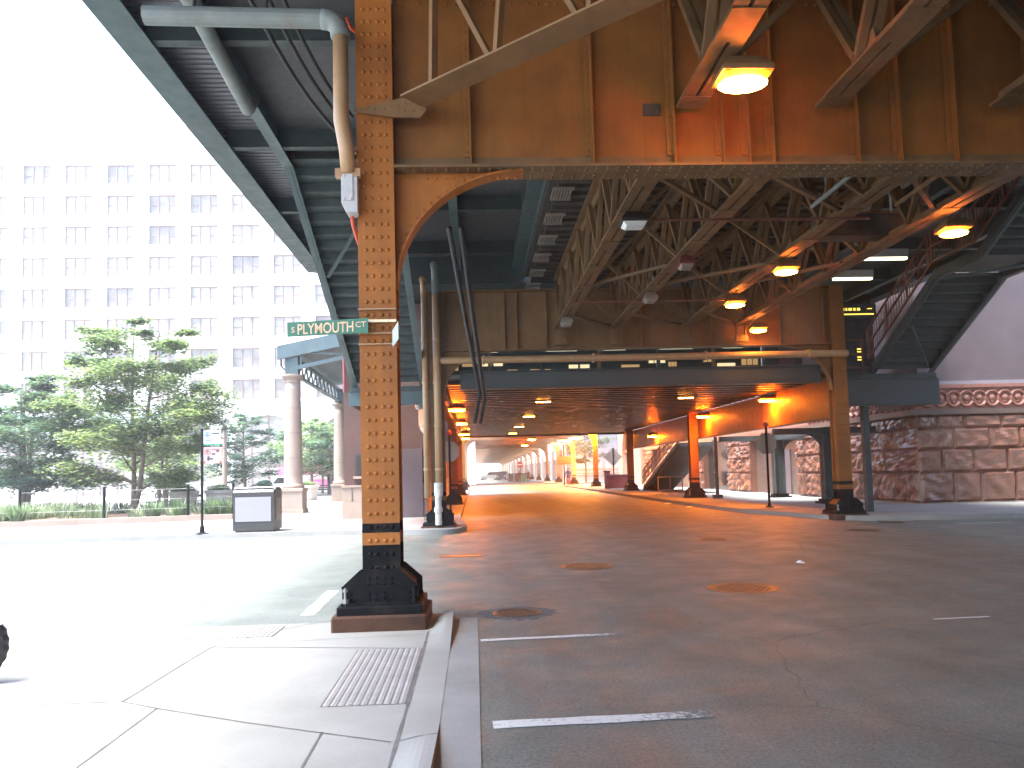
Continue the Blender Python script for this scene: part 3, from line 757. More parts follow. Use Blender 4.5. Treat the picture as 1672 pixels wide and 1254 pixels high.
# longitudinal lattice trusses carrying the tracks
def track_truss(X, Ya, Yb, label, brace_to=None):
    zb, zt = 5.62, 7.0
    t = thing('track_truss', label, 'truss', (X, (Ya+Yb)/2, zb), 'lattice trusses under the tracks')
    mb = MB()
    for sx in (-1, 1): mb.box(X+sx*0.09-0.07, X+sx*0.09+0.07, Ya, Yb, zb-0.012, zb+0.012); mb.box(X+sx*0.03-0.009, X+sx*0.03+0.009, Ya, Yb, zb+0.012, zb+0.15)
    n = max(2, round((Yb-Ya)/1.75)); dl = (Yb-Ya)/n
    for k in range(n+1):                                          # batten plates under the slot
        y = Ya+k*dl; mb.box(X-0.155, X+0.155, max(Ya, y-0.28), min(Yb, y+0.28), zb-0.022, zb-0.0125)
    mb.build('bottom_chord', M['truss'], t)
    mb = MB(); mb.box(X-0.15, X+0.15, Ya, Yb, zt-0.02, zt+0.02); mb.box(X-0.02, X+0.02, Ya, Yb, zt-0.2, zt-0.02); mb.build('top_chord', M['truss'], t)
    for k in range(n):
        y0 = Ya+k*dl; y1 = y0+dl; ym = (y0+y1)/2
        for ya, za, yb_, zb_ in ((y0+0.03, zt-0.1, ym, zb+0.1), (ym, zb+0.1, y1-0.03, zt-0.1)):
            m2 = MB()
            for sx in (-1, 1): m2.bar((X+sx*0.065, ya, za), (X+sx*0.065, yb_, zb_), 0.085, 0.07, up=(0, 1, 0))
            m2.build('web_member', M['truss'], t)
        m2 = MB(); m2.prism([(-0.3, 0.02), (0.3, 0.02), (0.22, 0.32), (-0.22, 0.32)], (X-0.006, ym, zb), (0, 1, 0), (0, 0, 1), (0.012, 0, 0)); m2.build('gusset_plate', M['truss'], t)
    if brace_to is not None:
        for k in range(n):
            y0 = Ya+(k+0.5)*dl; m2 = MB()
            if k % 2 == 0: m2.bar((X+0.12, y0, zb+0.03), (brace_to-0.12, y0+0.02, zt-0.08), 0.07, 0.07)
            else: m2.bar((X+0.12, y0, zt-0.08), (brace_to-0.12, y0+0.02, zb+0.03), 0.07, 0.07)
            m2.build('sway_brace', M['truss'], t)
            m2 = MB(); m2.bar((X+0.1, y0-dl/2, zb+0.05), (brace_to-0.1, y0+dl/2, zb+0.052), 0.07, 0.06) if k % 2 else m2.bar((X+0.1, y0+dl/2, zb+0.05), (brace_to-0.1, y0-dl/2, zb+0.052), 0.07, 0.06)
            if k % 3 == 1: m2.build('lateral_brace', M['truss'], t)
    for yy in ([Yb-0.1] if Yb > 10 else []):
        m2 = MB(); m2.box(X-0.17, X+0.17, yy-0.12, yy+0.02, 5.12, 5.3); m2.box(X-0.14, X-0.1, yy-0.1, yy+0.02, 5.3, zb-0.025); m2.box(X+0.1, X+0.14, yy-0.1, yy+0.02, 5.3, zb-0.025)
        m2.build('seat_bracket', M['truss'], t)
    return t
TX = [2.5, 4.08, 6.1, 7.66]
ordn = ['first', 'second', 'third', 'fourth']
for i, X in enumerate(TX):
    track_truss(X, 9.05, 22.25, '%s lattice truss from the left under the tracks, between the two big girders' % ordn[i], TX[i+1] if i in (0, 1, 2) else None)
for i, X in enumerate(TX):
    if i < 3: track_truss(X, -3.0, 8.55, '%s steel truss from the left overhead, in front of the nearest girder' % ordn[i], TX[i+1] if i in (0, 1, 2) else None)
    else: track_truss(X, -3.0, 8.55, 'fourth steel truss from the left overhead, in the dark upper right corner')

# pale diagonal truss springing from the corner column over the viewer's head
p0 = Vector((-0.80, 8.55, 5.60)); p1 = at_z(1025, -8, 5.66); dv = (p1-p0); dv.z = 0; dv.normalize(); p1 = p0+dv*6.2
t = thing('diagonal_truss', 'pale tan diagonal truss rising from the top bracket of the corner column', 'truss', p0)
mb = MB(); mb.bar(p0+dv*0.3, p1, 0.34, 0.022); mb.bar(p0+dv*0.3+Vector((0, 0, 0.06)), p1+Vector((0, 0, 0.06)), 0.03, 0.10); mb.build('bottom_chord', M['tan'], t)
up = Vector((0, 0, 1.35))
for a_, b_, w_ in ((0.62, 0.62+0.05, 0.09), (1.45, 0.75, 0.075), (1.5, 1.66, 0.08), (2.5, 1.8, 0.08), (2.6, 2.7, 0.08), (3.4, 2.8, 0.08), (3.5, 3.6, 0.08)):
    mb = MB(); mb.bar(p0+dv*a_+Vector((0, 0, 0.02)), p0+dv*b_+up, w_, 0.05); mb.build('web_member', M['tan'], t)
mb = MB(); sidev = Vector((-dv.y, dv.x, 0))
g0 = at_y(586, 190, 8.5); 
mb.prism([(-0.42, 0.0), (0.02, 0.10), (0.34, 0.20), (0.36, -0.02), (0.30, -0.10), (0.0, -0.09), (-0.42, -0.03)], (-0.80, 8.53, 5.60), (1, 0, 0), (0, 0, 1), (0, 0.03, 0))
for u, v in ((0.05, 0.03), (0.13, 0.06), (0.2, 0.1), (0.27, 0.05), (0.12, -0.02), (0.22, -0.02), (-0.1, 0.0), (-0.2, 0.0), (-0.3, 0.0)): mb.dome((-0.80+u, 8.53, 5.60+v), (0, -1, 0), 0.017, 6)
mb.build('gusset_plate', M['tan'], t)
mb = MB(); mb.bar(p0+dv*0.2+up, p1+up, 0.3, 0.03); mb.build('top_chord', M['tan'], t)

# track decks
def track_deck(Ya, Yb, label, ties, openw=False):
    t = thing('track_deck', label, 'track deck', (5.1, (Ya+Yb)/2, 7.1))
    mb = MB()
    y = Ya
    while y < Yb and ties:
        mb.box(1.75, 4.85, y, y+0.21, 7.06, 7.26); mb.box(5.35, 8.45, y, y+0.21, 7.06, 7.26); y += 0.42
    mb.build('cross_ties', M['wood'], t) if ties else None
    mb = MB(); mb.box(*((1.6, 8.6) if not openw else (4.7, 5.5)), Ya, Yb, 7.264, 7.33); mb.build('deck_boards', M['wood'], t)
    for x in (2.55, 3.99, 6.15, 7.6):
        mb = MB(); mb.box(x-0.035, x+0.035, Ya, Yb, 7.333, 7.47); mb.build('rail', M['castiron'], t)
track_deck(-40, 22.9, 'dark timber track deck above the lattice trusses', True)
track_deck(56.5, 300, 'long track deck running over the far columns', True)
t = thing('track_stringers', 'steel plate stringers under the far track deck beyond the station', 'stringers', (5.1, 178, 6.0))
for X in TX:
    mb = MB(); mb.box(X-0.012, X+0.012, 57, 298, 5.9, 7.05); mb.box(X-0.15, X+0.15, 57, 298, 5.87, 5.9); mb.build('stringer', M['truss'], t)

# station platforms either side of the tracks
def platform(x0, x1, Ya, Yb, label, left):
    t = thing('station_platform', label, 'platform', ((x0+x1)/2, (Ya+Yb)/2, 7.6), 'station platforms beside the tracks')
    edge = x0 if left else x1
    s = 1 if left else -1
    def bx(name, xa, xb, ya, yb, za, zb, m):
        mb = MB(); mb.box(min(xa, xb), max(xa, xb), ya, yb, za, zb); mb.build(name, m, t)
    mb = MB(); mb.box(*sorted((edge, edge+s*0.05)), Ya, Yb, 7.62, 8.15); mb.box(*sorted((edge-s*0.0, edge+s*0.46)), Ya, Yb, 7.585, 7.618); mb.build('edge_beam', M['teal'], t)
    inner = x1 if left else x0
    mb = MB(); mb.box(*sorted((inner, inner-s*0.32)), Ya, Yb, 7.56, 7.60); mb.box(*sorted((inner-s*0.14, inner-s*0.17)), Ya, Yb, 7.602, 8.1); mb.build('inner_beam', M['teal'], t)
    for xm in ((edge+s*1.27), (inner-s*1.9)):
        mb = MB(); mb.box(xm-0.1, xm+0.1, Ya, Yb, 7.60, 7.625); mb.box(xm-0.012, xm+0.012, Ya, Yb, 7.627, 8.05); mb.build('joist_beam', M['teal'], t)
    y = Ya+0.6
    while y < Yb:
        mb = MB(); a, b = sorted((edge+s*0.345, inner-s*0.33)); mb.box(a, b, y, y+0.16, 7.64, 7.66); mb.box(a, b, y+0.07, y+0.09, 7.662, 8.0); mb.build('cross_beam', M['tealdark'], t); y += 3.6
    mb = MB(); a, b = sorted((edge+s*0.06, edge+s*1.26))
    y = Ya
    while y < Yb-0.01: mb.box(a, b, y, y+0.09, 8.005, 8.03); mb.box(a, b, y+0.09, y+0.15, 8.03, 8.05); y += 0.15
    mb.build('ribbed_soffit', M['lav'], t)
    mb = MB(); a, b = sorted((edge+s*1.28, inner)); mb.box(a, b, Ya, Yb, 8.01, 8.05); mb.build('soffit_panel', M['soffit'] if left else M['tealdark'], t)
    mb = MB(); mb.box(x0, x1, Ya, Yb, 8.152, 8.25); mb.build('deck', M['concrete'], t)
    gx0, gx1 = sorted((inner+s*0.08, inner+s*0.48))
    y = Ya+0.5
    while y < Yb:
        mb = MB()
        for k in range(7): mb.box(gx0+k*0.058, gx0+k*0.058+0.03, y, y+0.55, 6.99, 7.03)
        mb.box(gx0, gx0+0.42, y-0.03, y-0.002, 6.98, 7.04); mb.box(gx0, gx0+0.42, y+0.552, y+0.58, 6.98, 7.04)
        mb.build('slat_grille', M['grille'], t); y += 1.55
    # edge board added along the tracks to keep the sky out
    mb = MB(); mb.box(*sorted((inner+s*0.002, inner+s*0.06)), Ya, Yb, 7.335, 8.26); mb.build('edge_board', M['tealdark'], t)
    return t
platform(-4.74, 1.55, -15, 23.3, 'teal steel platform overhanging the left side of the street', True)
platform(8.72, 15.2, -40, 30.5, 'dark platform overhead on the right beside the granite building', False)

# stairs from the mezzanine landings up to the platforms
def stair(name, label, x0, x1, pts, m, mt, cat='stair', rail=None, group=None, closed=True, nst=0.17):
    t = thing(name, label, cat, ((x0+x1)/2, pts[0][0], pts[0][1]), group)
    for x in (x0, x1):
        mb = MB()
        for (ya, za), (yb, zb) in zip(pts[:-1], pts[1:]):
            mb.bar((x, ya, za+0.13), (x, yb, zb+0.13), 0.05, 0.28); mb.bar((x, ya, za-0.0), (x, yb, zb-0.0), 0.17, 0.02)
        mb.build('stringer', m, t)
    for (ya, za), (yb, zb) in zip(pts[:-1], pts[1:]):
        n = max(1, round(abs(zb-za)/nst))
        if abs(zb-za) < 0.1:
            mb = MB(); mb.box(x0+0.03, x1-0.03, min(ya, yb), max(ya, yb), za+0.16, za+0.2)
            mb.build('landing', mt, t); continue
        for k in range(n):
            y0 = ya+(yb-ya)*k/n; y1 = ya+(yb-ya)*(k+1)/n; z0 = za+(zb-za)*k/n+0.14; z1 = za+(zb-za)*(k+1)/n+0.14
            mb = MB(); mb.box(x0+0.03, x1-0.03, min(y0, y1), max(y0, y1)+0.0, z1-0.03, z1)
            if closed: yy = y0; mb.box(x0+0.03, x1-0.03, yy-0.012, yy+0.012, z0-0.02, z1-0.031)
            mb.build('tread', mt, t)
    if rail:
        for x in rail:
            mb = MB()
            for (ya, za), (yb, zb) in zip(pts[:-1], pts[1:]):
                for h in (1.15, 0.72, 0.3): mb.bar((x, ya, za+h+0.15), (x, yb, zb+h+0.15), 0.045, 0.045)
                n = max(2, int(abs(yb-ya)/0.14))
                for k in range(n+1):
                    y = ya+(yb-ya)*k/n; z = za+(zb-za)*k/n
                    mb.bar((x, y, z+0.45), (x, y, z+1.30), 0.016 if k % 8 else 0.05, 0.016 if k % 8 else 0.05, up=(0, 1, 0))
            mb.build('railing', M['railred'], t)
    return t
ls = stair('platform_stair', 'teal stair rising to the left platform, its step undersides in view', -3.45, -1.47,
      [(23.5, 4.21), (15.2, 7.62)], M['teal'], M['tealdark'], group='stairs up to the platforms')
mb = MB(); mb.bar((-3.3, 18.5, 6.25), (-1.6, 15.6, 7.5), 0.06, 0.06); mb.build('diagonal_brace', M['teal'], ls)
rs = stair('platform_stair', 'dark stair with red brown railings rising to the right platform above the granite wall', 12.15, 13.96,
      [(23.5, 4.3), (19.92, 6.33), (18.16, 6.34), (15.9, 7.62)], M['tealdark'], M['tealdark'], rail=(12.05,), group='stairs up to the platforms')
mb = MB(); mb.bar((13.7, 23.2, 4.45), (12.3, 21.5, 5.4), 0.05, 0.05); mb.build('diagonal_brace', M['teal'], rs); mb = MB(); mb.bar((12.25, 19.9, 6.33), (13.9, 18.4, 6.34), 0.06, 0.06); mb.build('diagonal_brace', M['teal'], rs)

# ================================================================ STATION MEZZANINE UNDER THE TRACKS
mz = thing('station_mezzanine', 'station mezzanine spanning the street, blue fascia and ribbed dark underside', 'station', (4.8, 23, 4.1))
mb = MB(); mb.box(-0.35, 10.3, 22.98, 23.02, 4.03, 4.5); mb.box(-0.35, 10.3, 22.86, 23.14, 4.0, 4.028); mb.box(-0.35, 10.3, 22.88, 23.14, 4.502, 4.53)
mb.build('fascia', M['slate'], mz)
mb = MB(); y = 23.15
while y < 57:
    mb.add([(-0.75, y, 4.31), (10.84, y, 4.31), (10.84, y+0.34, 4.31), (-0.75, y+0.34, 4.31)], [(3, 2, 1, 0)])
    mb.add([(-0.75, y+0.34, 4.31), (10.84, y+0.34, 4.31), (10.84, y+0.42, 4.21), (-0.75, y+0.42, 4.21)], [(3, 2, 1, 0)])
    mb.add([(-0.75, y+0.42, 4.21), (10.84, y+0.42, 4.21), (10.84, y+0.64, 4.21), (-0.75, y+0.64, 4.21)], [(3, 2, 1, 0)])
    mb.add([(-0.75, y+0.64, 4.21), (10.84, y+0.64, 4.21), (10.84, y+0.72, 4.31), (-0.75, y+0.72, 4.31)], [(3, 2, 1, 0)])
    y += 0.72
mb.build('ribbed_underside', M['corr'], mz)
mb = MB(); mb.box(-0.8, 10.9, 23.15, 57, 4.34, 4.46); mb.build('floor_slab', M['concrete'], mz)
mb = MB(); mb.box(10.86, 10.89, 23.3, 57, 3.0, 4.2); mb.box(10.70, 11.05, 23.3, 57, 2.965, 2.998); mb.build('side_girder', M['orange'], mz)
mb = MB(); mb.box(-0.98, -0.95, 23.3, 57, 3.75, 4.34); mb.box(-1.1, -0.83, 23.3, 57, 3.72, 3.748); mb.build('side_girder', M['orange'], mz)
mb = MB(); mb.box(-0.8, 10.9, 56.97, 57.03, 4.1, 4.7); mb.build('end_beam', M['slate'], mz)
hs = MB(); hs.box(-2.4, 11.5, 31.0, 31.2, 4.465, 7.9); hs.build('hall_wall', M['tealdark'], mz)
k = 0; x = -1.6
while x < 11:
    w_ = random.choice((0.35, 0.5, 0.7, 0.9))
    if random.random() < 0.72:
        mb = MB(); z0 = random.choice((5.45, 5.6, 5.75)); z1 = z0+random.choice((0.10, 0.18, 0.14, 0.24))
        n = random.choice((1, 2, 3)); 
        for j in range(n): mb.box(x+j*w_/n, x+(j+0.8)*w_/n, 30.96, 30.99, z0, z1)
        mb.build('lit_window', M['warmwin2'] if k % 3 == 0 else M['warmwin'], mz); k += 1
    x += w_+random.choice((0.08, 0.2, 0.4))
for i, (x, w_) in enumerate(((0.3, 0.6), (2.6, 1.1), (4.6, 0.8), (6.6, 1.2), (8.9, 0.7))):
    mb = MB(); mb.box(x, x+w_, 27.5, 27.62, 5.78, 5.82); mb.build('ceiling_tube', M['fluor'], mz)
mb = MB(); mb.box(-2.4, 11.5, 23.6, 31, 7.75, 7.8); mb.build('hall_ceiling', M['tealdark'], mz)
mb = MB(); mb.box(-2.4, 10.85, 23.36, 31.2, 7.81, 8.3); mb.build('hall_roof', M['tealdark'], mz)
mb = MB(); mb.box(-2.4, 8.6, 23.32, 23.355, 7.2, 8.3); mb.build('hall_lintel', M['tealdark'], mz)
for i, x in enumerate((0.5, 2.2, 4.0, 5.9, 7.7, 9.4)):
    mb = MB(); mb.box(x, x+0.1, 25.0, 25.1, 4.465, 5.7); mb.build('hall_post', M['tealdark' if i % 2 else 'tan'], mz)
# landings
ld = thing('stair_landing', 'teal landing at the foot of the left platform stair above the brick station house', 'landing', (-2.4, 25, 4.0), 'landings beside the mezzanine')
mb = MB(); mb.box(-3.6, -0.85, 23.45, 27.2, 4.06, 4.2); mb.build('floor', M['tealdark'], ld)
mb = MB(); mb.box(-3.65, -0.85, 23.5, 23.53, 3.68, 4.055); mb.box(-3.65, -0.85, 23.42, 23.6, 3.65, 3.678); mb.box(-3.65, -3.62, 23.62, 27.2, 3.68, 4.055); mb.build('edge_beam', M['teal'], ld)
ld = thing('stair_landing', 'blue grey landing at the foot of the right platform stair, beside the granite frieze', 'landing', (12.6, 25, 4.0), 'landings beside the mezzanine')
mb = MB(); mb.box(11.1, 14.1, 23.45, 27.4, 4.12, 4.28); mb.build('floor', M['tealdark'], ld)
mb = MB(); mb.box(11.1, 14.2, 23.5, 23.53, 3.35, 4.115); mb.box(11.1, 14.2, 23.42, 23.6, 3.32, 3.348); mb.box(14.17, 14.2, 23.62, 27.2, 3.35, 4.115); mb.build('edge_beam', M['slate'], ld)
mb = MB(); mb.box(11.85, 12.02, 23.62, 23.84, 0.12, 4.1); mb.build('post', M['tealdark'], ld)
for x in (11.3, 11.9): 
    mb = MB(); mb.box(x, x+0.05, 23.6, 23.65, 4.28, 5.4); mb.build('railing_post', M['railred'], ld)
mb = MB(); 
for h in (4.5, 4.9, 5.35): mb.bar((11.1, 23.62, h), (12.1, 23.62, h), 0.04, 0.04)
mb.build('railing', M['railred'], ld)
mb = MB(); mb.box(10.9, 15.2, 29.2, 29.3, 4.28, 7.98); mb.build('back_wall', M['tealdark'], ld)
for x, m in ((11.5, 'mauve'), (12.4, 'white'), (13.3, 'mauve')):
    mb = MB(); mb.box(x, x+0.6, 29.16, 29.19, 5.0, 6.6); mb.build('wall_panel', M['lav' if m == 'white' else m], ld)

# ================================================================ LAMPS
LAMPG = 'lamps under the elevated railway'
def box_lamp(p, label, lens, w=0.40, l=0.30, tilt=0.0, hang=0.22, body='lightgrey', name='box_lamp', look=None):
    p = Vector(p)
    t = thing(name, label, 'lamp', p, LAMPG)
    mb = MB(); R = Matrix.Rotation(tilt, 3, 'X')
    def q(x, y, z): return p+R @ Vector((x, y, z))
    a, b, c_, d_ = w/2, l/2, w/2*0.62, l/2*0.6
    vs = [q(-a, -b, 0), q(a, -b, 0), q(a, b, 0), q(-a, b, 0), q(-a, -b, .05), q(a, -b, .05), q(a, b, .05), q(-a, b, .05),
          q(-c_, -d_, .17), q(c_, -d_, .17), q(c_, d_, .17), q(-c_, d_, .17)]
    mb.add(vs, [(4*i+k, 4*i+(k+1) % 4, 4*i+4+(k+1) % 4, 4*i+4+k) for i in range(2) for k in range(4)]+[(8, 9, 10, 11), (3, 2, 1, 0)])
    mb.tube([q(0, 0, .16), q(0, 0, .17+hang)], 0.022, 8)
    mb.build('housing', M[body], t)
    mb = MB(); e = 0.025
    vs = [q(-a+e, -b+e, -0.004), q(a-e, -b+e, -0.004), q(a-e, b-e, -0.004), q(-a+e, b-e, -0.004), q(-c_, -d_, -0.06), q(c_, -d_, -0.06), q(c_, d_, -0.06), q(-c_, d_, -0.06)]
    mb.add(vs, [(1, 0, 4, 5), (2, 1, 5, 6), (3, 2, 6, 7), (0, 3, 7, 4), (7, 6, 5, 4), (0, 1, 2, 3)])
    mb.build('lens', M[lens], t)
    if lens+'_bulb' in M:
        mb = MB(); n = 12; prof = [(0.15, 0.0), (0.55, -0.012), (0.85, -0.024), (1.0, -0.036)]
        vs = [q(c_*1.6*rr*cos(2*pi*k/n), d_*1.65*rr*sin(2*pi*k/n), -0.062-0.036-h_) for rr, h_ in prof for k in range(n)]
        mb.add(vs, [(i*n+k, i*n+(k+1) % n, (i+1)*n+(k+1) % n, (i+1)*n+k) for i in range(3) for k in range(n)]+[tuple(range(n)), tuple(reversed(range(3*n, 4*n)))])
        mb.build('bulb', M[lens+'_bulb'], t)
    return t
lp = at_z(1212, 128, 5.42)
box_lamp(lp, 'large lit orange lamp hanging nearest the viewer in the top right', 'sodiumnear', 0.50, 0.40, 0.0, 0.1, body='tan')
for px, py, lab in ((1557, 376, 'lit orange lamp before the right platform stair'), (1283, 440, 'lit orange lamp on the third truss, upper of two in a line'),
                    (1200, 495, 'lit orange lamp on the third truss, lower of two in a line'), (1238, 537, 'lit orange lamp in front of the dark girder end, close above the long pipe')):
    box_lamp(at_z(px, py, 5.42), lab, 'sodiumnear', 0.46, 0.36, -0.08, 0.1, body='tan')
for px, py, lab in ((1035, 366, 'unlit grey lamp head with white rim on the lattice trusses, nearest of the unlit ones'), (1120, 434, 'unlit reddish grey lamp on the second truss'),
                    (1062, 490, 'small unlit lamp low on the second truss'), (925, 529, 'unlit glassy lamp at the far end of the first truss')):
    box_lamp(at_z(px, py, 5.42), lab, 'white' if px == 1035 else 'signback', 0.42 if px == 1035 else 0.30, 0.30, -0.15, 0.1, body='kiosk' if px == 1035 else ('darkred' if px == 1120 else 'signback'))
for px, py, z, lab in ((1253, 652, 4.0, 'lit orange lamp before the glowing girder at the right end of the station'), (1148, 679, 4.0, 'lit orange lamp above the street stair on the right'),
                       (1066, 711, 3.95, 'lit lamp casting a yellow patch on the right girder')):
    box_lamp(at_x(px, py, 10.62), lab, 'sodium', 0.62, 0.44, 0.0, 0.1, body='tan')
for (X_, Y_), lab in (((-0.62, 30.0), 'upper of the lit lamps in the column of lamps on the left under the station'), ((-0.64, 38.4), 'second lit lamp down on the left under the station'),
                      ((-0.6, 49.2), 'third lit lamp down on the left under the station'), ((-0.62, 55.0), 'lowest lit lamp on the left under the station')):
    box_lamp((X_, Y_, 4.02), lab, 'sodium', 0.66, 0.48, 0.0, 0.1, body='tan')
for px, Y_, py, lab in ((963, 69.0, 706, 'glaring lamp on the arch of the fourth right column'), (922, 84.8, 719, 'glaring lamp at the crossing, left of the pair'), (908, 100.6, 724, 'faint lamp left of the crossing glare'),
                        (940, 80.0, 715, 'glaring lamp at the crossing, right of the pair')):
    box_lamp(at_y(px, py, Y_), lab, 'sodiumfar', 1.5, 1.2, 0.0, 0.2, body='tan')
for px, Y_, py, lab in ((868, 81.0, 717, 'small lamp in mid deck beyond the station, nearer of two'), (857, 98.0, 727, 'small lamp in mid deck beyond the station, farther of two')):
    box_lamp(at_y(px, py, Y_), lab, 'sodiumfar', 0.8, 0.6, 0.0, 0.3, body='tan')
for X_, Y_, lab in ((2.6, 29.3, 'recessed strip light, nearest in the left row of the ribbed underside'), (2.6, 37.0, 'recessed strip light, second in the left row of the ribbed underside'),
                    (2.6, 45.3, 'recessed strip light, third in the left row of the ribbed underside'), (2.6, 53.0, 'recessed strip light, farthest in the left row of the ribbed underside'),
                    (7.84, 28.9, 'recessed strip light in the ribbed underside, right half of the street')):
    t = thing('strip_light', lab, 'strip light', (X_, Y_, 4.2), 'recessed strip lights of the station underside')
    mb = MB(); mb.box(X_-0.42, X_+0.42, Y_-0.1, Y_+0.1, 4.16, 4.208); mb.build('housing', M['tealdark'], t)
    mb = MB(); mb.box(X_-0.26, X_+0.26, Y_-0.06, Y_+0.06, 4.14, 4.158); mb.build('lens', M['recess'], t)
for X_, Y_, lab in ((-2.3, 25.6, 'orange strip lamp under the teal landing by the brick station house'),):
    t = thing('strip_light', lab, 'strip light', (X_, Y_, 3.6), 'recessed strip lights of the station underside')
    mb = MB(); mb.box(X_-0.3, X_+0.3, Y_-0.12, Y_+0.12, 3.95, 4.055); mb.build('housing', M['tealdark'], t)
    mb = MB(); mb.box(X_-0.25, X_+0.25, Y_-0.1, Y_+0.1, 3.89, 3.948); mb.build('lens', M['sodiumweak'], t)
for px, py, z, lab in ((1446, 423, 6.6, 'white fluorescent fitting by the right stair railing, upper one'), (1392, 456, 6.6, 'white fluorescent fitting behind the right column, lower one')):
    p = at_y(px, py, 20.6 if px == 1446 else 22.4)
    t = thing('fluorescent_fitting', lab, 'strip light', p, 'fluorescent fittings by the right stair')
    mb = MB(); mb.box(p.x-0.6, p.x+0.6, p.y-0.07, p.y+0.07, p.z+0.04, p.z+0.26); mb.build('housing', M['lightgrey'], t)
    mb = MB(); mb.box(p.x-0.57, p.x+0.57, p.y-0.06, p.y+0.06, p.z-0.02, p.z+0.038); mb.build('tube', M['fluor'], t)
    mb = MB(); mb.tube([(p.x, p.y, p.z+0.26), (p.x, p.y, 7.7)], 0.02, 6); mb.build('rod', M['cable'], t)
# direction sign with yellow letters beyond the right column
p = at_y(1398, 508, 28.5)
t = thing('lit_direction_sign', 'dark direction sign with glowing yellow marks beside the right stair', 'sign', p)
mb = MB(); mb.box(p.x-0.75, p.x+0.75, p.y, p.y+0.08, p.z-0.28, p.z+0.28); mb.build('case', M['ink'], t)
mb = MB(); x = p.x-0.68
for w_ in (0.07, 0.11, 0.06, 0.13, 0.09, 0.12): mb.box(x, x+w_, p.y-0.006, p.y-0.002, p.z+0.02, p.z+0.12); x += w_+0.05
mb.lathe((p.x+0.5, p.y-0.004, p.z+0.08), [(0.09, -0.01), (0.09, 0.01)], 12)
mb.box(p.x-0.68, p.x+0.66, p.y-0.006, p.y-0.002, p.z-0.14, p.z-0.09)
mb.build('glowing_marks', M['ledyellow'], t)
mb = MB(); mb.tube([(p.x-0.5, p.y+0.04, p.z+0.28), (p.x-0.5, p.y+0.04, 7.7)], 0.02, 6); mb.tube([(p.x+0.5, p.y+0.04, p.z+0.28), (p.x+0.5, p.y+0.04, 7.7)], 0.02, 6); mb.build('hanger', M['cable'], t)
p = at_y(1404, 578, 28.5)
t = thing('notice_sign', 'small yellow lit notice low beside the right stair railing', 'sign', p)
mb = MB(); mb.box(p.x-0.14, p.x+0.14, p.y, p.y+0.05, p.z-0.3, p.z+0.3); mb.build('case', M['ink'], t)
mb = MB()
for k in range(5): mb.box(p.x-0.1, p.x+0.1, p.y-0.006, p.y-0.002, p.z-0.24+k*0.1, p.z-0.19+k*0.1)
mb.build('glowing_marks', M['ledyellow'], t)
# dark crosswise box under the trusses
t = thing('junction_cabinet', 'long dark cabinet hung across the trusses near the right lamps', 'cabinet', (7.15, 14, 5.9))
mb = MB(); mb.cbox(6.36, 8.0, 13.9, 14.3, 5.72, 6.12, 0.015); mb.build('case', M['wood'], t)
mb = MB(); mb.box(6.34, 8.02, 13.88, 14.32, 6.125, 6.15); mb.build('lid', M['truss'], t)
mb = MB(); mb.tube([(6.6, 14.1, 6.15), (6.6, 14.1, 7.0)], 0.02, 6); mb.tube([(7.8, 14.1, 6.15), (7.8, 14.1, 7.0)], 0.02, 6); mb.build('hanger', M['lightgrey'], t)
for Ya, lab in ((12.2, 'red brown conduit crossing under the trusses beside the grey unlit lamp'), (18.2, 'thin red brown conduit crossing low under the trusses')):
    mb = MB(); mb.tube([(2.55 if Ya < 15 else 2.6, Ya, 5.50), (6.4 if Ya < 15 else 6.0, Ya+0.02, 5.50)], 0.025, 8)
    tag(mb.build('conduit', M['railred'], origin=(2.6, Ya, 5.5)), lab, 'conduit', 'conduits crossing under the trusses')
mb = MB(); a = at_y(1325, 338, 11.3); b = at_y(1402, 276, 9.6)
mb.bar(a, b, 0.03, 0.05); tag(mb.build('bright_angle_bar', M['pipegrey'], origin=a), 'pale thin angle bar slanting under the nearest girder at the right', 'angle bar', 'pale angle bars by the cabinet')
mb = MB(); a = at_y(1462, 335, 11.3); b = at_y(1548, 274, 9.6)
mb.bar(a, b, 0.03, 0.05); tag(mb.build('bright_angle_bar', M['truss'], origin=a), 'dull angle bar slanting under the nearest girder, right of the pale one', 'angle bar', 'pale angle bars by the cabinet')

# ================================================================ PIPES AND CABLES ON THE CORNER COLUMN
def elbow(a, c, b, r, n=6):
    a, c, b = Vector(a), Vector(c), Vector(b); d1 = (a-c).normalized(); d2 = (b-c).normalized(); out = []
    for k in range(n+1):
        t = k/n; out.append((c+d1*r)*(1-t)**2+c*2*t*(1-t)+(c+d2*r)*t*t)
    return out
e0 = at_y(236, 25, 8.35); e1 = at_y(556, 32, 8.35); e2 = at_y(557, 195, 8.35); e3 = at_y(566, 245, 8.42); e4 = at_y(569, 282, 8.46)
t = thing('drain_pipe', 'tan drain pipe with elbow running out left from beside the corner column', 'pipe', e4)
mb = MB(); mb.tube([e0]+elbow(e0, e1, e2, 0.2)[:1], 0.10, 16); mb.build('horizontal_run', M['pipegrey'], t, smooth=False)
mb = MB(); mb.tube(elbow(e0, e1, e2, 0.2), 0.106, 16); mb.build('elbow', M['pipegrey'], t, smooth=True)
mb = MB(); mb.tube([elbow(e0, e1, e2, 0.2)[-1], e2, e3, e4], [0.083, 0.083, 0.083, 0.08], 16); mb.build('down_pipe', M['pipe'], t, smooth=True)
mb = MB(); mb.box(e4.x-0.14, e4.x+0.13, e4.y-0.03, e4.y+0.06, e4.z-0.05, e4.z+0.04); mb.build('clamp', M['pipe'], t); mb = MB(); mb.bar(e3+Vector((0, 0.02, 0.05)), (XL-0.2, 8.62, e3.z+0.05), 0.03, 0.03); mb.build('clamp', M['pipe'], t)
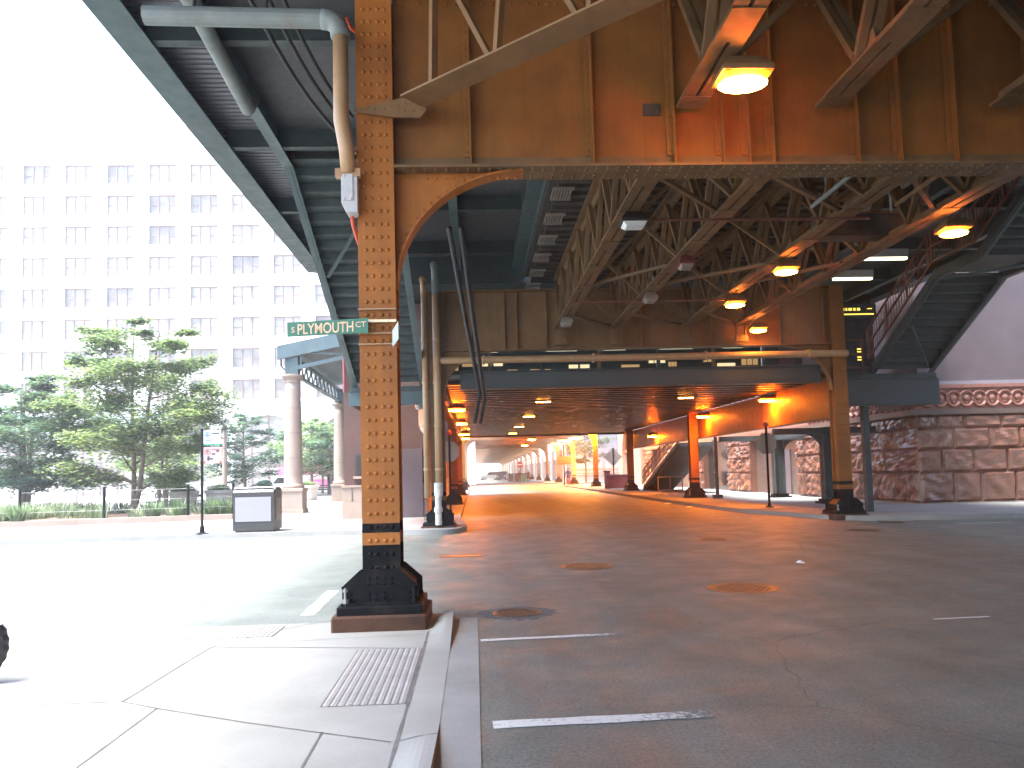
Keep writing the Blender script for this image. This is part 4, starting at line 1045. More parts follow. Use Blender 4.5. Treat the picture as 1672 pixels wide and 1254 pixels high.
for k, u in enumerate((0.25, 0.62)):
    mb = MB(); q = e0.lerp(e1, u); mb.tube([q+Vector((0, 0, 0.1)), q+Vector((0.03, 0.05, 1.2))], 0.02, 6); mb.build('hanger', M['cable'], t)
b0 = at_y(571, 285, 8.5); b1 = at_y(571, 352, 8.5)
t = thing('electrical_box', 'light grey electrical box with corner screws on the left of the corner column', 'electrical box', b1)
mb = MB(); mb.prism([(-0.085, 0.0), (-0.085, -0.33), (-0.03, -0.43), (0.085, -0.43), (0.085, 0.0)], (b0.x, b0.y-0.06, b0.z), (1, 0, 0), (0, 0, 1), (0, 0.2, 0)); mb.build('case', M['lightgrey'], t)
mb = MB(); mb.prism([(-0.065, -0.02), (-0.065, -0.31), (0.04, -0.31), (0.04, -0.02)], (b0.x, b0.y-0.075, b0.z), (1, 0, 0), (0, 0, 1), (0, 0.012, 0))
for u, v in ((-0.05, -0.04), (-0.05, -0.29), (0.02, -0.29)): mb.dome((b0.x+u, b0.y-0.075, b0.z+v), (0, -1, 0), 0.016, 7)
mb.build('cover', M['lightgrey'], t)
q = at_y(575, 354, 8.55)
mb = MB(); mb.tube([q, at_y(577, 368, 8.6), at_y(583, 388, 8.66), at_y(589, 405, 8.8)], 0.022, 8)
tag(mb.build('conduit', M['redcable'], origin=q, smooth=True), 'bright red conduit curving from the grey electrical box behind the column', 'conduit')
mb = MB(); q = at_y(566, 30, 8.5); mb.tube([q, at_y(572, 45, 8.7), at_y(588, 58, 9.0)], 0.02, 8)
tag(mb.build('conduit', M['redcable'], origin=q, smooth=True), 'short red conduit behind the elbow of the drain pipe', 'conduit')
# cables under the left platform
for k, (p_, q_, lab) in enumerate((((388, -40), (556, 222), 'left of the dark cables sagging under the left platform'), ((420, -40), (566, 205), 'middle dark cable of those sagging under the left platform'),
                                   ((450, -30), (575, 190), 'right of the dark cables sagging under the left platform'))):
    a = at_z(*p_, 7.35); b = at_y(*q_, 12.0)
    pts = [a.lerp(b, i/10)+Vector((0, 0, -0.18*sin(pi*i/10))) for i in range(11)]
    mb = MB(); mb.tube(pts, 0.03, 8); tag(mb.build('hanging_cable', M['cable'], origin=a, smooth=True), lab, 'cable', 'dark cables under the left platform')
a = at_z(300, -20, 7.42); b = at_z(405, 178, 7.42)
mb = MB(); mb.tube([a, b, b+Vector((0.04, 0.2, 0.3))], 0.11, 14); tag(mb.build('platform_pipe', M['pipegrey'], origin=b, smooth=True), 'grey pipe running along the soffit of the left platform', 'pipe')
for px0, px1, lab in ((733, 784, 'left of two dark conduits dropping to the second girder'), (752, 792, 'right of two dark conduits dropping to the second girder')):
    a = at_y(px0, 372, 15.5); b = at_y(px1, 640 if px0 < 740 else 650, 22.0); c2 = at_y(px1-9 if px0 < 740 else px1-8, 690, 22.6)
    mid = a.lerp(b, 0.5)+Vector((0, 0, -0.1))
    mb = MB(); mb.tube([a, a.lerp(b, .25)+Vector((0, 0, -.07)), mid, a.lerp(b, .75)+Vector((0, 0, -.07)), b, c2], 0.055, 10)
    tag(mb.build('sagging_conduit', M['cable'], origin=a, smooth=True), lab, 'conduit', 'dark conduits before the second girder')
# long horizontal gutter pipe and rail on the second girder
mb = MB(); mb.tube([(XL-0.05, 22.18, 4.75), (10.75, 22.18, 4.74)], 0.10, 14)
for x in (0.3, 3.4, 6.6, 9.6): mb.box(x, x+0.05, 22.06, 22.32, 4.63, 4.87)
tag(mb.build('gutter_pipe', M['pipe'], origin=(XL, 22.18, 4.75), smooth=False), 'long tan pipe running across under the second girder', 'pipe')
for dx, r_, top, lab in ((-0.30, 0.085, 7.0, 'left thin drain pipe strapped to the second left column'), (0.03, 0.105, 7.4, 'thicker drain pipe with teal top on the second left column')):
    x = XL+dx
    t = thing('drain_pipe', lab, 'pipe', (x, 22.12, 0.2), 'drain pipes on the second left column')
    mb = MB(); mb.tube([(x, 22.12, 0.95), (x, 22.12, 6.6)], r_, 12); mb.build('down_pipe', M['pipe'], t, smooth=True)
    mb = MB(); pts = elbow((x, 22.12, 5.5), (x, 22.12, top), (x-0.1, 21.2, top), 0.25); mb.tube([(x, 22.12, 6.6)]+pts, r_+0.003, 12); mb.build('elbow', M['pipegrey'] if dx > -0.2 else M['pipe'], t, smooth=True)
    mb = MB()
    for z in (1.7, 2.9, 4.1, 5.3): mb.tube([(x, 22.12, z), (x, 22.12, z+0.06)], r_+0.016, 12)
    mb.build('collar', M['pipe'], t)
    if dx > -0.2:
        mb = MB(); mb.tube([(x-0.03, 22.0, 0.2), (x-0.03, 22.0, 0.98), (x, 22.12, 1.1)], 0.09, 12); mb.tube([(x-0.03, 22.0, 0.55), (x-0.03, 22.0, 0.68)], 0.12, 12); mb.tube([(x-0.02, 22.05, 1.0), (x-0.02, 22.06, 1.35)], 0.125, 12); mb.build('lower_sleeve', M['whitepipe'], t)

# ================================================================ SIGNS ON THE CORNER COLUMN
sA = at_y(469, 538.5, 8.62); sB = at_y(601, 529, 8.44)
ux = (sB-sA); ux.z = 0; ux.normalize(); uz = Vector((0, 0, 1)); un = ux.cross(uz)
hgt = 0.158
t = thing('street_name_sign', 'green street sign reading S PLYMOUTH CT fixed to the corner column', 'street sign', sB)
mb = MB(); Ls = (sB-sA).length
mb.prism([(0, -hgt/2), (Ls, -hgt/2), (Ls, hgt/2), (0, hgt/2)], sA-un*-0.0, ux, uz, -un*0.004); mb.build('plate', M['signgreen'], t)
def put(body, size, u, v, sx=1.0):
    return text_mesh(body, size, sA+ux*u+uz*v+un*0.003, ux, uz, 'lettering', M['signletter'], t, sx, 0.0015)[1]
sc_ = Ls/0.86
put('S', 0.085, 0.045*sc_, -0.035, 1.0)
_, w_ = text_mesh('PLYMOUTH', 0.1, (0, 0, -50), (1, 0, 0), (0, 0, 1), 'lettering', M['signletter'], t, 1.0, 0.0015)
bpy.data.objects.remove(_)
put('PLYMOUTH', 0.158, 0.107*sc_, -0.057, (0.60*sc_)/(w_*1.58))
put('CT', 0.08, 0.727*sc_, -0.012, 1.15)
q0 = at_y(640, 553, 8.40); q1 = at_y(661, 550, 8.60)
vx = Vector((0.21, -0.97, 0)).normalized(); q0 = at_y(641, 553, 8.36)
t = thing('street_name_sign', 'small faded pale green sign plate turned edge on at the right of the corner column', 'street sign', q0)
mb = MB(); Lw = 0.50; mb.prism([(0, -0.088), (Lw, -0.088), (Lw, 0.088), (0, 0.088)], q0, vx, uz, vx.cross(uz)*-0.004); mb.build('plate', M['signpale'], t)
mb = MB(); vn = vx.cross(uz)
for (u0, u1, v0, v1) in ((0.02, 0.04, -0.07, 0.07), (0.02, Lw-0.02, -0.078, -0.07), (0.02, Lw-0.02, 0.07, 0.078), (Lw-0.04, Lw-0.02, -0.07, 0.07), (0.12, 0.16, -0.045, 0.045), (0.21, 0.25, -0.045, 0.045), (0.30, 0.34, -0.045, 0.045)):
    mb.prism([(u0, v0), (u1, v0), (u1, v1), (u0, v1)], q0+vn*0.001, vx, uz, vn*0.002)
mb.build('border_and_marks', M['white'], t)
for py, py2, lab in ((522, 523.5, 'upper thin steel strap round the corner column above the street sign'), (540-15.5, 527, 'bright steel strap round the corner column level with the street sign'), (544.5, 546, 'steel strap round the corner column below the bright one'), (562, 563.5, 'lowest steel strap round the corner column by the small sign')):
    z = at_y(620, py if py > 523 or py == 522 else py, 8.58).z
    if lab.startswith('upper'): z = at_y(620, 505, 8.58).z
    h_ = 0.03 if lab.startswith('bright') else 0.014
    mb = MB(); mb.box(XL-0.204, XL+0.204, 8.55, 8.5965, z-h_/2, z+h_/2)
    mb.box(XL-0.204, XL-0.1995, 8.5975, 9.005, z-h_/2, z+h_/2); mb.box(XL+0.1995, XL+0.204, 8.5975, 9.005, z-h_/2, z+h_/2)
    tag(mb.build('steel_strap', M['steelbright' if lab.startswith('bright') else 'pipe'], origin=(XL, 8.6, z)), lab, 'strap', 'steel straps round the corner column')

# stop signs seen from behind and other posts
def octagon(c, r, ny=0.01):
    return [(r*cos(pi/8+k*pi/4), r*sin(pi/8+k*pi/4)) for k in range(8)]
def stop_sign(x, Y, zc, r, ztop, label):
    t = thing('stop_sign', label, 'stop sign', (x, Y, 0.12), 'stop signs seen from behind')
    mb = MB(); mb.prism(octagon(0, r), (x, Y+0.035, zc), (1, 0, 0), (0, 0, 1), (0, 0.005, 0)); mb.build('sign_back', M['signback'], t)
    mb = MB(); mb.prism(octagon(0, r*0.985), (x, Y+0.041, zc), (1, 0, 0), (0, 0, 1), (0, 0.002, 0)); mb.build('sign_face', M['red'], t)
    mb = MB(); mb.bar((x, Y, 0.12), (x, Y, zc+r+0.2), 0.07, 0.05, up=(0, 1, 0)); mb.build('post', M['black'], t)
    mb = MB(); mb.lathe((x, Y, 0.12), [(0.16, 0), (0.15, 0.03), (0.06, 0.06), (0.05, 0.14)], 14); mb.build('foot', M['black'], t)
    mb = MB(); mb.lathe((x, Y, zc+r+0.2), [(0.02, 0), (0.09, 0.02), (0.10, 0.09), (0.06, 0.16), (0.01, 0.17)], 12); mb.build('knob', M['redpaint'] if label.find('right') < 0 else M['darkred'], t)
stop_sign(10.3, 27.6, at_y(1245, 724, 27.6).z, 0.39, 3, 'stop sign seen from behind on a thin dark post at the right pavement')
stop_sign(-0.9, 29.2, at_y(735, 737, 29.2).z, 0.39, 3, 'brownish back of a stop sign beside the tan left column')
c = at_z(1172, 814, 0.12)
t = thing('steel_post', 'plain dark post on the right pavement between the stop sign and the third column', 'post', c)
mb = MB(); mb.bar(c, c+Vector((0, 0, 2.85)), 0.13, 0.1, up=(0, 1, 0)); mb.build('shaft', M['tealdark'], t)
mb = MB(); mb.box(c.x-0.2, c.x+0.2, c.y-0.16, c.y+0.16, 0.12, 0.3); mb.build('foot', M['tealdark'], t)
c = at_z(1003, 797, 0.12)
t = thing('warning_sign', 'diamond road sign seen from behind on a thin post near the maroon bin', 'road sign', c)
z = at_y(1003, 746, c.y).z
mb = MB(); mb.prism([(0, -0.75), (0.75, 0), (0, 0.75), (-0.75, 0)], (c.x, c.y+0.03, z), (1, 0, 0), (0, 0, 1), (0, 0.01, 0)); mb.build('plate', M['signback'], t)
mb = MB(); mb.tube([c, (c.x, c.y, z+0.7)], 0.05, 8); mb.build('post', M['black'], t)
c = at_z(992, 798, 0.12)
t = thing('pay_station', 'short dark brown post with rounded cap between two right columns', 'post', c)
mb = MB(); mb.cbox(c.x-0.22, c.x+0.22, c.y-0.2, c.y+0.2, 0.12, 1.4, 0.06); mb.build('cabinet', M['darkred'], t)
mb = MB(); mb.box(c.x-0.13, c.x+0.13, c.y-0.21, c.y-0.202, 0.95, 1.25); mb.build('panel', M['ink'], t)
mb = MB(); mb.cbox(c.x-0.24, c.x+0.24, c.y-0.22, c.y+0.22, 1.405, 1.5, 0.04); mb.build('cap', M['black'], t)
c = at_z(1010, 797.5, 0.12)
t = thing('waste_container', 'maroon open container on the right pavement by the white arch', 'container', c)
mb = MB()
for sx in (-1, 1): mb.bar((c.x+sx*0.85, c.y, 0.2), (c.x+sx*1.0, c.y, 1.15), 0.04, 1.2, up=(0, 1, 0))
for sy in (-1, 1): mb.bar((c.x, c.y+sy*0.55, 0.2), (c.x, c.y+sy*0.62, 1.15), 1.85, 0.04, up=(0, 1, 0))
mb.box(c.x-0.84, c.x+0.84, c.y-0.54, c.y+0.54, 0.16, 0.22); mb.build('bin_body', M['darkred'], t)
mb = MB(); mb.box(c.x-1.05, c.x+1.05, c.y-0.7, c.y-0.62, 1.15, 1.22); mb.box(c.x-1.05, c.x+1.05, c.y+0.62, c.y+0.7, 1.15, 1.22); mb.box(c.x-1.05, c.x-0.97, c.y-0.615, c.y+0.615, 1.15, 1.22); mb.box(c.x+0.97, c.x+1.05, c.y-0.615, c.y+0.615, 1.15, 1.22); mb.build('rim', M['lav'], t)
# brown sign on a post near the person
c = at_z(922, 792, 0.12)
t = thing('notice_board', 'brown board on a dark post by the person in blue', 'sign', c)
z = at_y(922, 752, c.y).z
mb = MB(); mb.box(c.x-0.7, c.x+0.7, c.y-0.03, c.y, z-0.4, z+0.4); mb.build('board', M['darkred'], t)
mb = MB(); mb.tube([c, (c.x, c.y+0.06, z+1.6)], 0.07, 8); mb.build('post', M['black'], t)
mb = MB(); mb.lathe((c.x+0.35, c.y-0.3, 0.12), [(0.22, 0), (0.22, 0.05), (0.14, 0.1), (0.14, 0.5), (0.18, 0.52), (0.16, 0.62), (0.05, 0.72)], 12); mb.box(c.x+0.12, c.x+0.58, c.y-0.36, c.y-0.24, 0.46, 0.58)
tag(mb.build('fire_hydrant', M['redpaint'], origin=(c.x+0.35, c.y-0.3, 0.12)), 'small red fire hydrant at the foot of the brown board', 'fire hydrant')

for px, lab in ((834, 'dark bin left of three at the far column bases'), (844, 'dark bin in the middle of three at the far column bases'), (855, 'dark bin right of three at the far column bases')):
    c = at_z(px, 786.5, 0.0); t = thing('street_bin', lab, 'bin', c, 'dark bins at the far column bases')
    mb = MB(); mb.cbox(c.x-0.42, c.x+0.42, c.y-0.4, c.y+0.4, 0.0, 1.15, 0.08); mb.build('bin_body', M['greenline' if px == 855 else 'ink'], t)
    mb = MB(); mb.cbox(c.x-0.47, c.x+0.47, c.y-0.45, c.y+0.45, 1.155, 1.35, 0.1); mb.build('lid', M['ink'], t)
c = at_z(850, 786, 0.0); t = thing('no_entry_sign', 'red round sign on a post among the far columns', 'road sign', c)
mb = MB(); mb.tube([c, (c.x, c.y, 3.2)], 0.05, 8); mb.build('post', M['black'], t)
mb = MB(); mb.tube([(c.x, c.y-0.06, 2.75), (c.x, c.y-0.085, 2.75)], 0.5, 20); mb.build('disc', M['red'], t)
mb = MB(); mb.box(c.x-0.36, c.x+0.36, c.y-0.092, c.y-0.086, 2.68, 2.82); mb.build('bar', M['white'], t)
# street stair on the right, seen from below, and its guard rail
t = stair('street_stair', 'dark steel stair coming down to the right pavement behind the third column', 11.35, 13.3, [(43.6, 2.85), (53.4, 0.13)], M['tealdark'], M['tealdark'], rail=(11.3,), nst=0.18)
mb = MB(); mb.prism([(43.7, 2.80), (53.3, 0.10), (53.3, 0.06), (43.7, 2.76)], (11.4, 0, 0), (0, 1, 0), (0, 0, 1), (1.85, 0, 0)); mb.build('underside', M['tealdark'], t)
t = thing('guard_frame', 'low pale guard frame under the street stair on the right pavement', 'guard rail', (11.6, 49, 0.12))
mb = MB()
for x in (11.2, 11.95, 12.7): mb.box(x, x+0.06, 48.5, 48.56, 0.12, 1.0)
mb.box(11.2, 12.76, 48.5, 48.56, 1.0, 1.07); mb.box(11.2, 12.76, 48.5, 48.56, 0.2, 0.26); mb.build('frame', M['limestone'], t)
# low portal frames behind the right column
t = thing('portal_frame', 'low dark teal portal frame with curved knees behind the right column', 'frame', (13.6, 33, 0.12))
for (x, y) in ((13.25, 29.3), (13.9, 35.9)):
    mb = MB(); mb.box(x-0.24, x+0.24, y-0.03, y+0.03, 0.3, 2.72); mb.box(x-0.24, x-0.2, y-0.2, y+0.2, 0.3, 2.72); mb.box(x+0.2, x+0.24, y-0.2, y+0.2, 0.3, 2.72); mb.build('post', M['tealdark'], t)
    mb = MB(); mb.box(x-0.42, x+0.42, y-0.36, y+0.36, 0.12, 0.2); mb.box(x-0.32, x+0.32, y-0.28, y+0.28, 0.2, 0.3); mb.build('footing', M['black'], t)
    mb = MB(); pl = [(0, 0)]+[(0.7*(1-sin(k/8*pi/2)), -0.7+0.7*cos(k/8*pi/2)) for k in range(9)][::-1]
    for sg in (-1, 1): mb.prism([(u*sg, v) for u, v in pl], (x+0.24*sg, y-0.02, 2.72), (1, 0, 0), (0, 0, 1), (0, 0.04, 0))
    mb.build('knee', M['tealdark'], t)
mb = MB(); mb.bar((13.25, 29.3, 2.83), (13.9, 35.9, 2.83), 0.3, 0.2); mb.box(11.2, 15.1, 35.8, 36.0, 2.725, 2.95); mb.box(11.2, 15.1, 29.2, 29.4, 2.725, 2.95); mb.build('beam', M['tealdark'], t)

# ================================================================ GRANITE LIBRARY ON THE RIGHT
lib = thing('granite_building', 'large building with rough red granite base, carved band and mauve brick above', 'building', (15.25, 26.7, 0.12))
LX, LY = 15.25, 26.7
COURSES = [(0.17, 1.2), (1.2, 2.0), (2.0, 2.72), (2.72, 3.18)]
def rough_face(mb, o, ux, un, length, courses, seed, amp=1.0):
    """rock-faced blocks: each block a little bulging, broken grid with chamfered joints"""
    rnd = random.Random(seed); o, ux, un = Vector(o), Vector(ux), Vector(un)
    for ci, (za, zb) in enumerate(courses):
        u = -rnd.uniform(0.1, 0.8) if ci % 2 else -0.001
        u = max(u, -0.001) if True else u
        first = True
        while u < length-0.02:
            w = rnd.uniform(0.95, 1.35)*(0.62 if (first and ci % 2) else 1); first = False
            u1 = min(length, u+w)
            if length-u1 < 0.35: u1 = length
            nx, nz = max(5, int((u1-u)/0.085)), max(5, int((zb-za)/0.085)); vs = []
            ph = [rnd.uniform(0, 6.28) for _ in range(8)]; fx, fz = rnd.uniform(2, 5), rnd.uniform(2, 5)
            sl, sv = rnd.uniform(-0.05, 0.05), rnd.uniform(-0.05, 0.05)
            kx, kz, ka = rnd.random(), rnd.random(), rnd.uniform(0, 6.28)
            for j in range(nz+1):
                for i in range(nx+1):
                    a, b = i/nx, j/nz
                    e = min(a*(u1-u), (1-a)*(u1-u), b*(zb-za), (1-b)*(zb-za))
                    env = min(1, e/0.07)
                    crag = 0.03*sin(fx*a*3+ph[0]+2*sin(fz*b*2+ph[1]))+0.025*sin(fz*b*4+ph[2]+1.5*sin(a*5+ph[3]))+sl*(a-.5)*1.6+sv*(b-.5)*1.6
                    pl = (a-kx)*cos(ka)+(b-kz)*sin(ka)
                    crag += 0.05*(1 if pl > 0 else -0.3)*min(1, abs(pl)*6)
                    crag += rnd.uniform(-0.010, 0.010)
                    d = 0.012+env*(0.05+0.015*amp+crag*amp)-(0.03 if e < 1e-6 else 0)
                    p = o+ux*(u+(u1-u)*a)+un*d; vs.append((p.x, p.y, za+(zb-za)*b))
            fs = [(j*(nx+1)+i, j*(nx+1)+i+1, (j+1)*(nx+1)+i+1, (j+1)*(nx+1)+i) for j in range(nz) for i in range(nx)]
            mb.add(vs, fs); u = u1
mb = MB(); rough_face(mb, (LX, LY, 0), (1, 0, 0), (0, -1, 0), 30, COURSES, 5, 0.5); mb.build('rough_granite_base', M['granite'], lib)
mb = MB(); rough_face(mb, (LX, LY+5.0, 0), (0, -1, 0), (-1, 0, 0), 5.0, COURSES, 8); mb.build('rough_granite_side', M['granite'], lib)
piers = [(34.2, 37.0, 21), (43.5, 47.4, 22), (52.5, 55.5, 23), (60.0, 63.0, 24), (67.5, 71, 25)]
for ya, yb, sd in piers:
    mb = MB(); rough_face(mb, (LX, yb, 0), (0, -1, 0), (-1, 0, 0), yb-ya, COURSES, sd); mb.box(LX+0.05, LX+0.8, ya+0.01, yb-0.01, 0.12, 3.18); mb.build('granite_pier', M['granite'], lib)
gaps = [(31.7, 34.2), (37.0, 43.5), (47.4, 52.5), (55.5, 60), (63, 67.5)]
for i, (ya, yb) in enumerate(gaps):
    mb = MB()
    mb.box(LX+0.35, LX+0.4, ya, yb, 0.12, 3.18); mb.build('recess_wall', M['pinkstone'] if i != 2 else M['glassdark'], lib)
    if i in (1,):
        mb = MB(); mb.box(LX+0.28, LX+0.345, ya+1.6, ya+3.5, 0.12, 2.35); mb.build('recess_door', M['mauve'], lib)
        mb = MB(); mb.box(LX+0.2, LX+0.345, ya+3.52, ya+3.62, 0.12, 2.4); mb.build('door_frame', M['limestone'], lib)
    if i in (2, 3, 4):
        mb = MB(); mb.box(LX+0.26, LX+0.33, ya+0.3, ya+2.0, 0.12, 2.6); mb.build('dark_window', M['glassdark'], lib)
mb = MB(); mb.box(LX-0.02, LX+30, LY-0.05, LY+0.6, 0.0, 0.165); mb.box(LX-0.02, LX+0.6, LY+0.605, LY+5, 0.0, 0.165); mb.build('plinth', M['limestone'], lib)
core = MB(); core.box(LX+0.02, LX+30, LY+0.02, LY+5, 0.165, 3.18); core.build('core_wall', M['granite'], lib)
mb = MB(); mb.box(LX-0.10, LX+30, LY-0.10, LY+0.5, 3.185, 3.36); mb.box(LX-0.10, LX+0.5, LY+0.505, 81, 3.185, 3.36); mb.build('lower_ledge', M['pinkstone'], lib)
M['frieze'] = pmat('carved_red_stone', (0.26, 0.115, 0.085), 0.5, var=0.2, vs=6, bmp=0.3, bs=25)
def frieze(mb, o, ux, un, length):
    o, ux, un = Vector(o), Vector(ux), Vector(un); u = 0.42; pitch = 0.46
    while u < length:
        c = o+ux*u; R1 = 0.29; n = 22
        for (ra, rb, d) in ((0.19, 0.30, 0.07),):
            vs = []
            for k in range(n):
                a = 2*pi*k/n
                for rr, dd in ((rb, 0.0), ((ra*0.35+rb*0.65), d), ((ra*0.65+rb*0.35), d), (ra, 0.0)):
                    p = c+ux*(rr*cos(a))+un*dd; vs.append((p.x, p.y, o.z+rr*sin(a)*1.05))
            mb.add(vs, [(4*k+i, 4*((k+1) % n)+i, 4*((k+1) % n)+i+1, 4*k+i+1) for k in range(n) for i in range(3)])
        mb.dome((c.x, c.y, o.z+0.02), un, 0.12, 10, 0, 0.7)
        for dz in (-0.13,): mb.dome((c.x, c.y, o.z+dz), un, 0.07, 8, 0, 0.7)
        u += pitch
for nm, a in (('f', ((LX, LY, 3.73), (1, 0, 0), (0, -1, 0), 30)), ('s', ((LX, LY, 3.73), (0, 1, 0), (-1, 0, 0), 9))):
    mb = MB(); frieze(mb, *a)
    if nm == 'f': mb.box(LX, LX+30, LY, LY+0.4, 3.362, 4.1)
    else: mb.box(LX, LX+0.39, LY+0.41, 81, 3.362, 4.1)
    mb.build('carved_band', M['frieze'], lib)
mb = MB(); mb.box(LX-0.08, LX+30, LY-0.08, LY+0.4, 4.102, 4.22); mb.box(LX-0.08, LX+0.4, LY+0.405, 81, 4.102, 4.22); mb.build('band_moulding', M['frieze'], lib)
mb = MB(); mb.box(LX+0.1, LX+30, LY+0.12, LY+0.5, 4.222, 4.36); mb.box(LX+0.1, LX+0.5, LY+0.505, 81, 4.222, 4.36); mb.build('pale_sill_course', M['lav'], lib)
mb = MB(); mb.box(LX+0.3, LX+30, LY+0.3, LY+0.8, 4.362, 24); mb.box(LX+0.3, LX+0.8, LY+0.805, 70, 4.362, 24); mb.build('brick_wall', M['mauve'], lib)
# end bays of the library: pale stone with a tall arch, in the sun
def arch_wall(name, X, ya, yb, ztop, ac, aw, az, m):
    mb = MB(); n = 14
    pts = [(ya, 0.12), (ac-aw, 0.12), (ac-aw, az)]+[(ac-aw*cos(k/n*pi), az+aw*sin(k/n*pi)) for k in range(1, n)]+[(ac+aw, az), (ac+aw, 0.12), (yb, 0.12), (yb, ztop)]
    # split into strips to keep faces simple
    mb.box(X, X+1.0, ya, ac-aw, 0.12, ztop); mb.box(X, X+1.0, ac+aw, yb, 0.12, ztop)
    for k in range(n):
        a0, a1 = k/n*pi, (k+1)/n*pi
        y0, z0, y1, z1 = ac-aw*cos(a0), az+aw*sin(a0), ac-aw*cos(a1), az+aw*sin(a1)
        mb.prism([(y0, z0), (y1, z1), (y1, ztop), (y0, ztop)], (X, 0, 0), (0, 1, 0), (0, 0, 1), (1.0, 0, 0))
    return mb.build(name, m, lib)
arch_wall('arched_end_bay', LX-0.3, 71.2, 82, 9.0, 77.5, 2.6, 2.9, M['limestone'])
mb = MB(); mb.box(LX+0.71, LX+0.74, 75, 80, 0.12, 5.6); mb.build('arch_infill', M['pinkstone'], lib)

nb_ = thing('blocker_building', 'grey building added out of view at the near right to block light', 'building', (15.6, -20, 0.12))
mb = MB(); mb.box(15.6, 60, -60, 6.5, 0.0, 55); mb.build('wall', M['greystone'], nb_)  # unseen building added to cut the light reaching under the deck
for k in range(12):
    mb = MB(); mb.box(15.5, 15.595, -58+k*5.2, -55+k*5.2, 0.9, 3.6); mb.build('shop_window', M['glassdark'], nb_)
slab('sidewalk', [(11.2, -60), (60, -60), (60, 7.2), (13.0, 7.2), (11.2, 5.4)], 0.122, M['concrete'])

# ================================================================ FAR END OF THE STREET
t = thing('grey_shop_building', 'distant grey shop front with tall pale windows beyond the crossing', 'building', (12, 170, 0.12))
mb = MB(); mb.box(12.4, 30, 112, 290, 0.12, 16); mb.build('wall', M['facade'], t)
mb = MB(); mb.box(12.2, 12.39, 112, 290, 3.2, 4.2); mb.build('sign_band', M['facade'], t)
y = 112
while y < 250:
    mb = MB(); mb.box(11.9, 12.39, y, y+2.2, 0.12, 4.6); mb.build('pier', M['shopgrey'], t)
    mb = MB(); mb.box(12.25, 12.39, y+2.6, y+7.4, 0.7, 3.1); mb.build('shop_window', M['pane_b' if int(y) % 2 else 'pane_c'], t); y += 9
t = thing('corner_shop', 'low corner shop with red neon lines facing the crossing', 'building', (20, 104, 0.12))
mb = MB(); mb.box(12.9, 34, 104, 111, 0.12, 9); mb.build('wall', M['shopgrey'], t)
for k in range(4):
    mb = MB(); mb.box(13.2+k*4, 16.8+k*4, 103.93, 103.99, 0.9, 3.2); mb.build('shop_window', M['pane_a'], t)
mb = MB(); mb.box(12.9, 30, 103.86, 103.92, 1.62, 1.74); mb.box(12.9, 30, 103.86, 103.92, 1.15, 1.22); mb.build('neon_line', M['neon'], t)

def simple_car(name, label, x, y, rot, paint, suv=True):
    t = thing(name, label, 'car', (x, y, 0), 'cars parked at the bright far end')
    Lc, Wc = 4.7, 1.85; hh = 1.75 if suv else 1.45
    R = Matrix.Rotation(rot, 3, 'Z')
    def W(p): return R @ Vector(p)+Vector((x, y, 0))
    prof = [(-2.3, 0.35), (2.3, 0.35), (2.35, 0.75), (2.2, 0.95), (1.1, 1.05), (0.5, hh), (-1.9 if suv else -1.2, hh), (-2.25, 1.0), (-2.35, 0.7)]
    mb = MB(); o = W((0, -Wc/2, 0)); mb.prism(prof, o, R @ Vector((1, 0, 0)), (0, 0, 1), R @ Vector((0, Wc, 0))); mb.build('body', paint, t)
    for s in (-1, 1):
        mb = MB(); o = W((0, s*(Wc/2+0.002)-0.0, 0)); mb.prism([(0.9, 1.08), (0.45, hh-0.12), (-1.6 if suv else -1.1, hh-0.12), (-1.8, 1.08)], o, R @ Vector((1, 0, 0)), (0, 0, 1), R @ Vector((0, s*0.01, 0))); mb.build('side_window', M['glassdark'], t)
    for wx in (-1.4, 1.4):
        for s in (-1, 1):
            a = W((wx, s*(Wc/2-0.2), 0.34)); b = W((wx, s*(Wc/2+0.02), 0.34)); mb = MB(); mb.tube([a, b], 0.34, 18)
            wh = mb.build('wheel', M['cartire'], t); mb = MB(); c_ = W((wx, s*(Wc/2+0.03), 0.34)); mb.tube([b, c_], 0.2, 12); mb.build('rim', M['carsilver'], wh)
    for s in (-0.65, 0.65):
        mb = MB(); a = W((2.31, s, 0.72)); mb.tube([a, a+R @ Vector((0.06, 0, 0))], 0.1, 10); mb.build('headlight', M['white'], t)
    return t
simple_car('parked_car', 'silver sport utility car parked in the bright far end of the street', 3.2, 168, radians(195), M['carsilver'])
simple_car('parked_car', 'dark car parked beside the silver one at the far end of the street', 5.6, 160, radians(-100), M['cardark'])

simple_car('parked_car', 'white car parked on the left at the bright far end of the street', 1.2, 185, radians(92), M['white'])
simple_car('parked_car', 'dark red car parked behind the dark one at the far end of the street', 6.6, 176, radians(-93), M['darkred'], False)

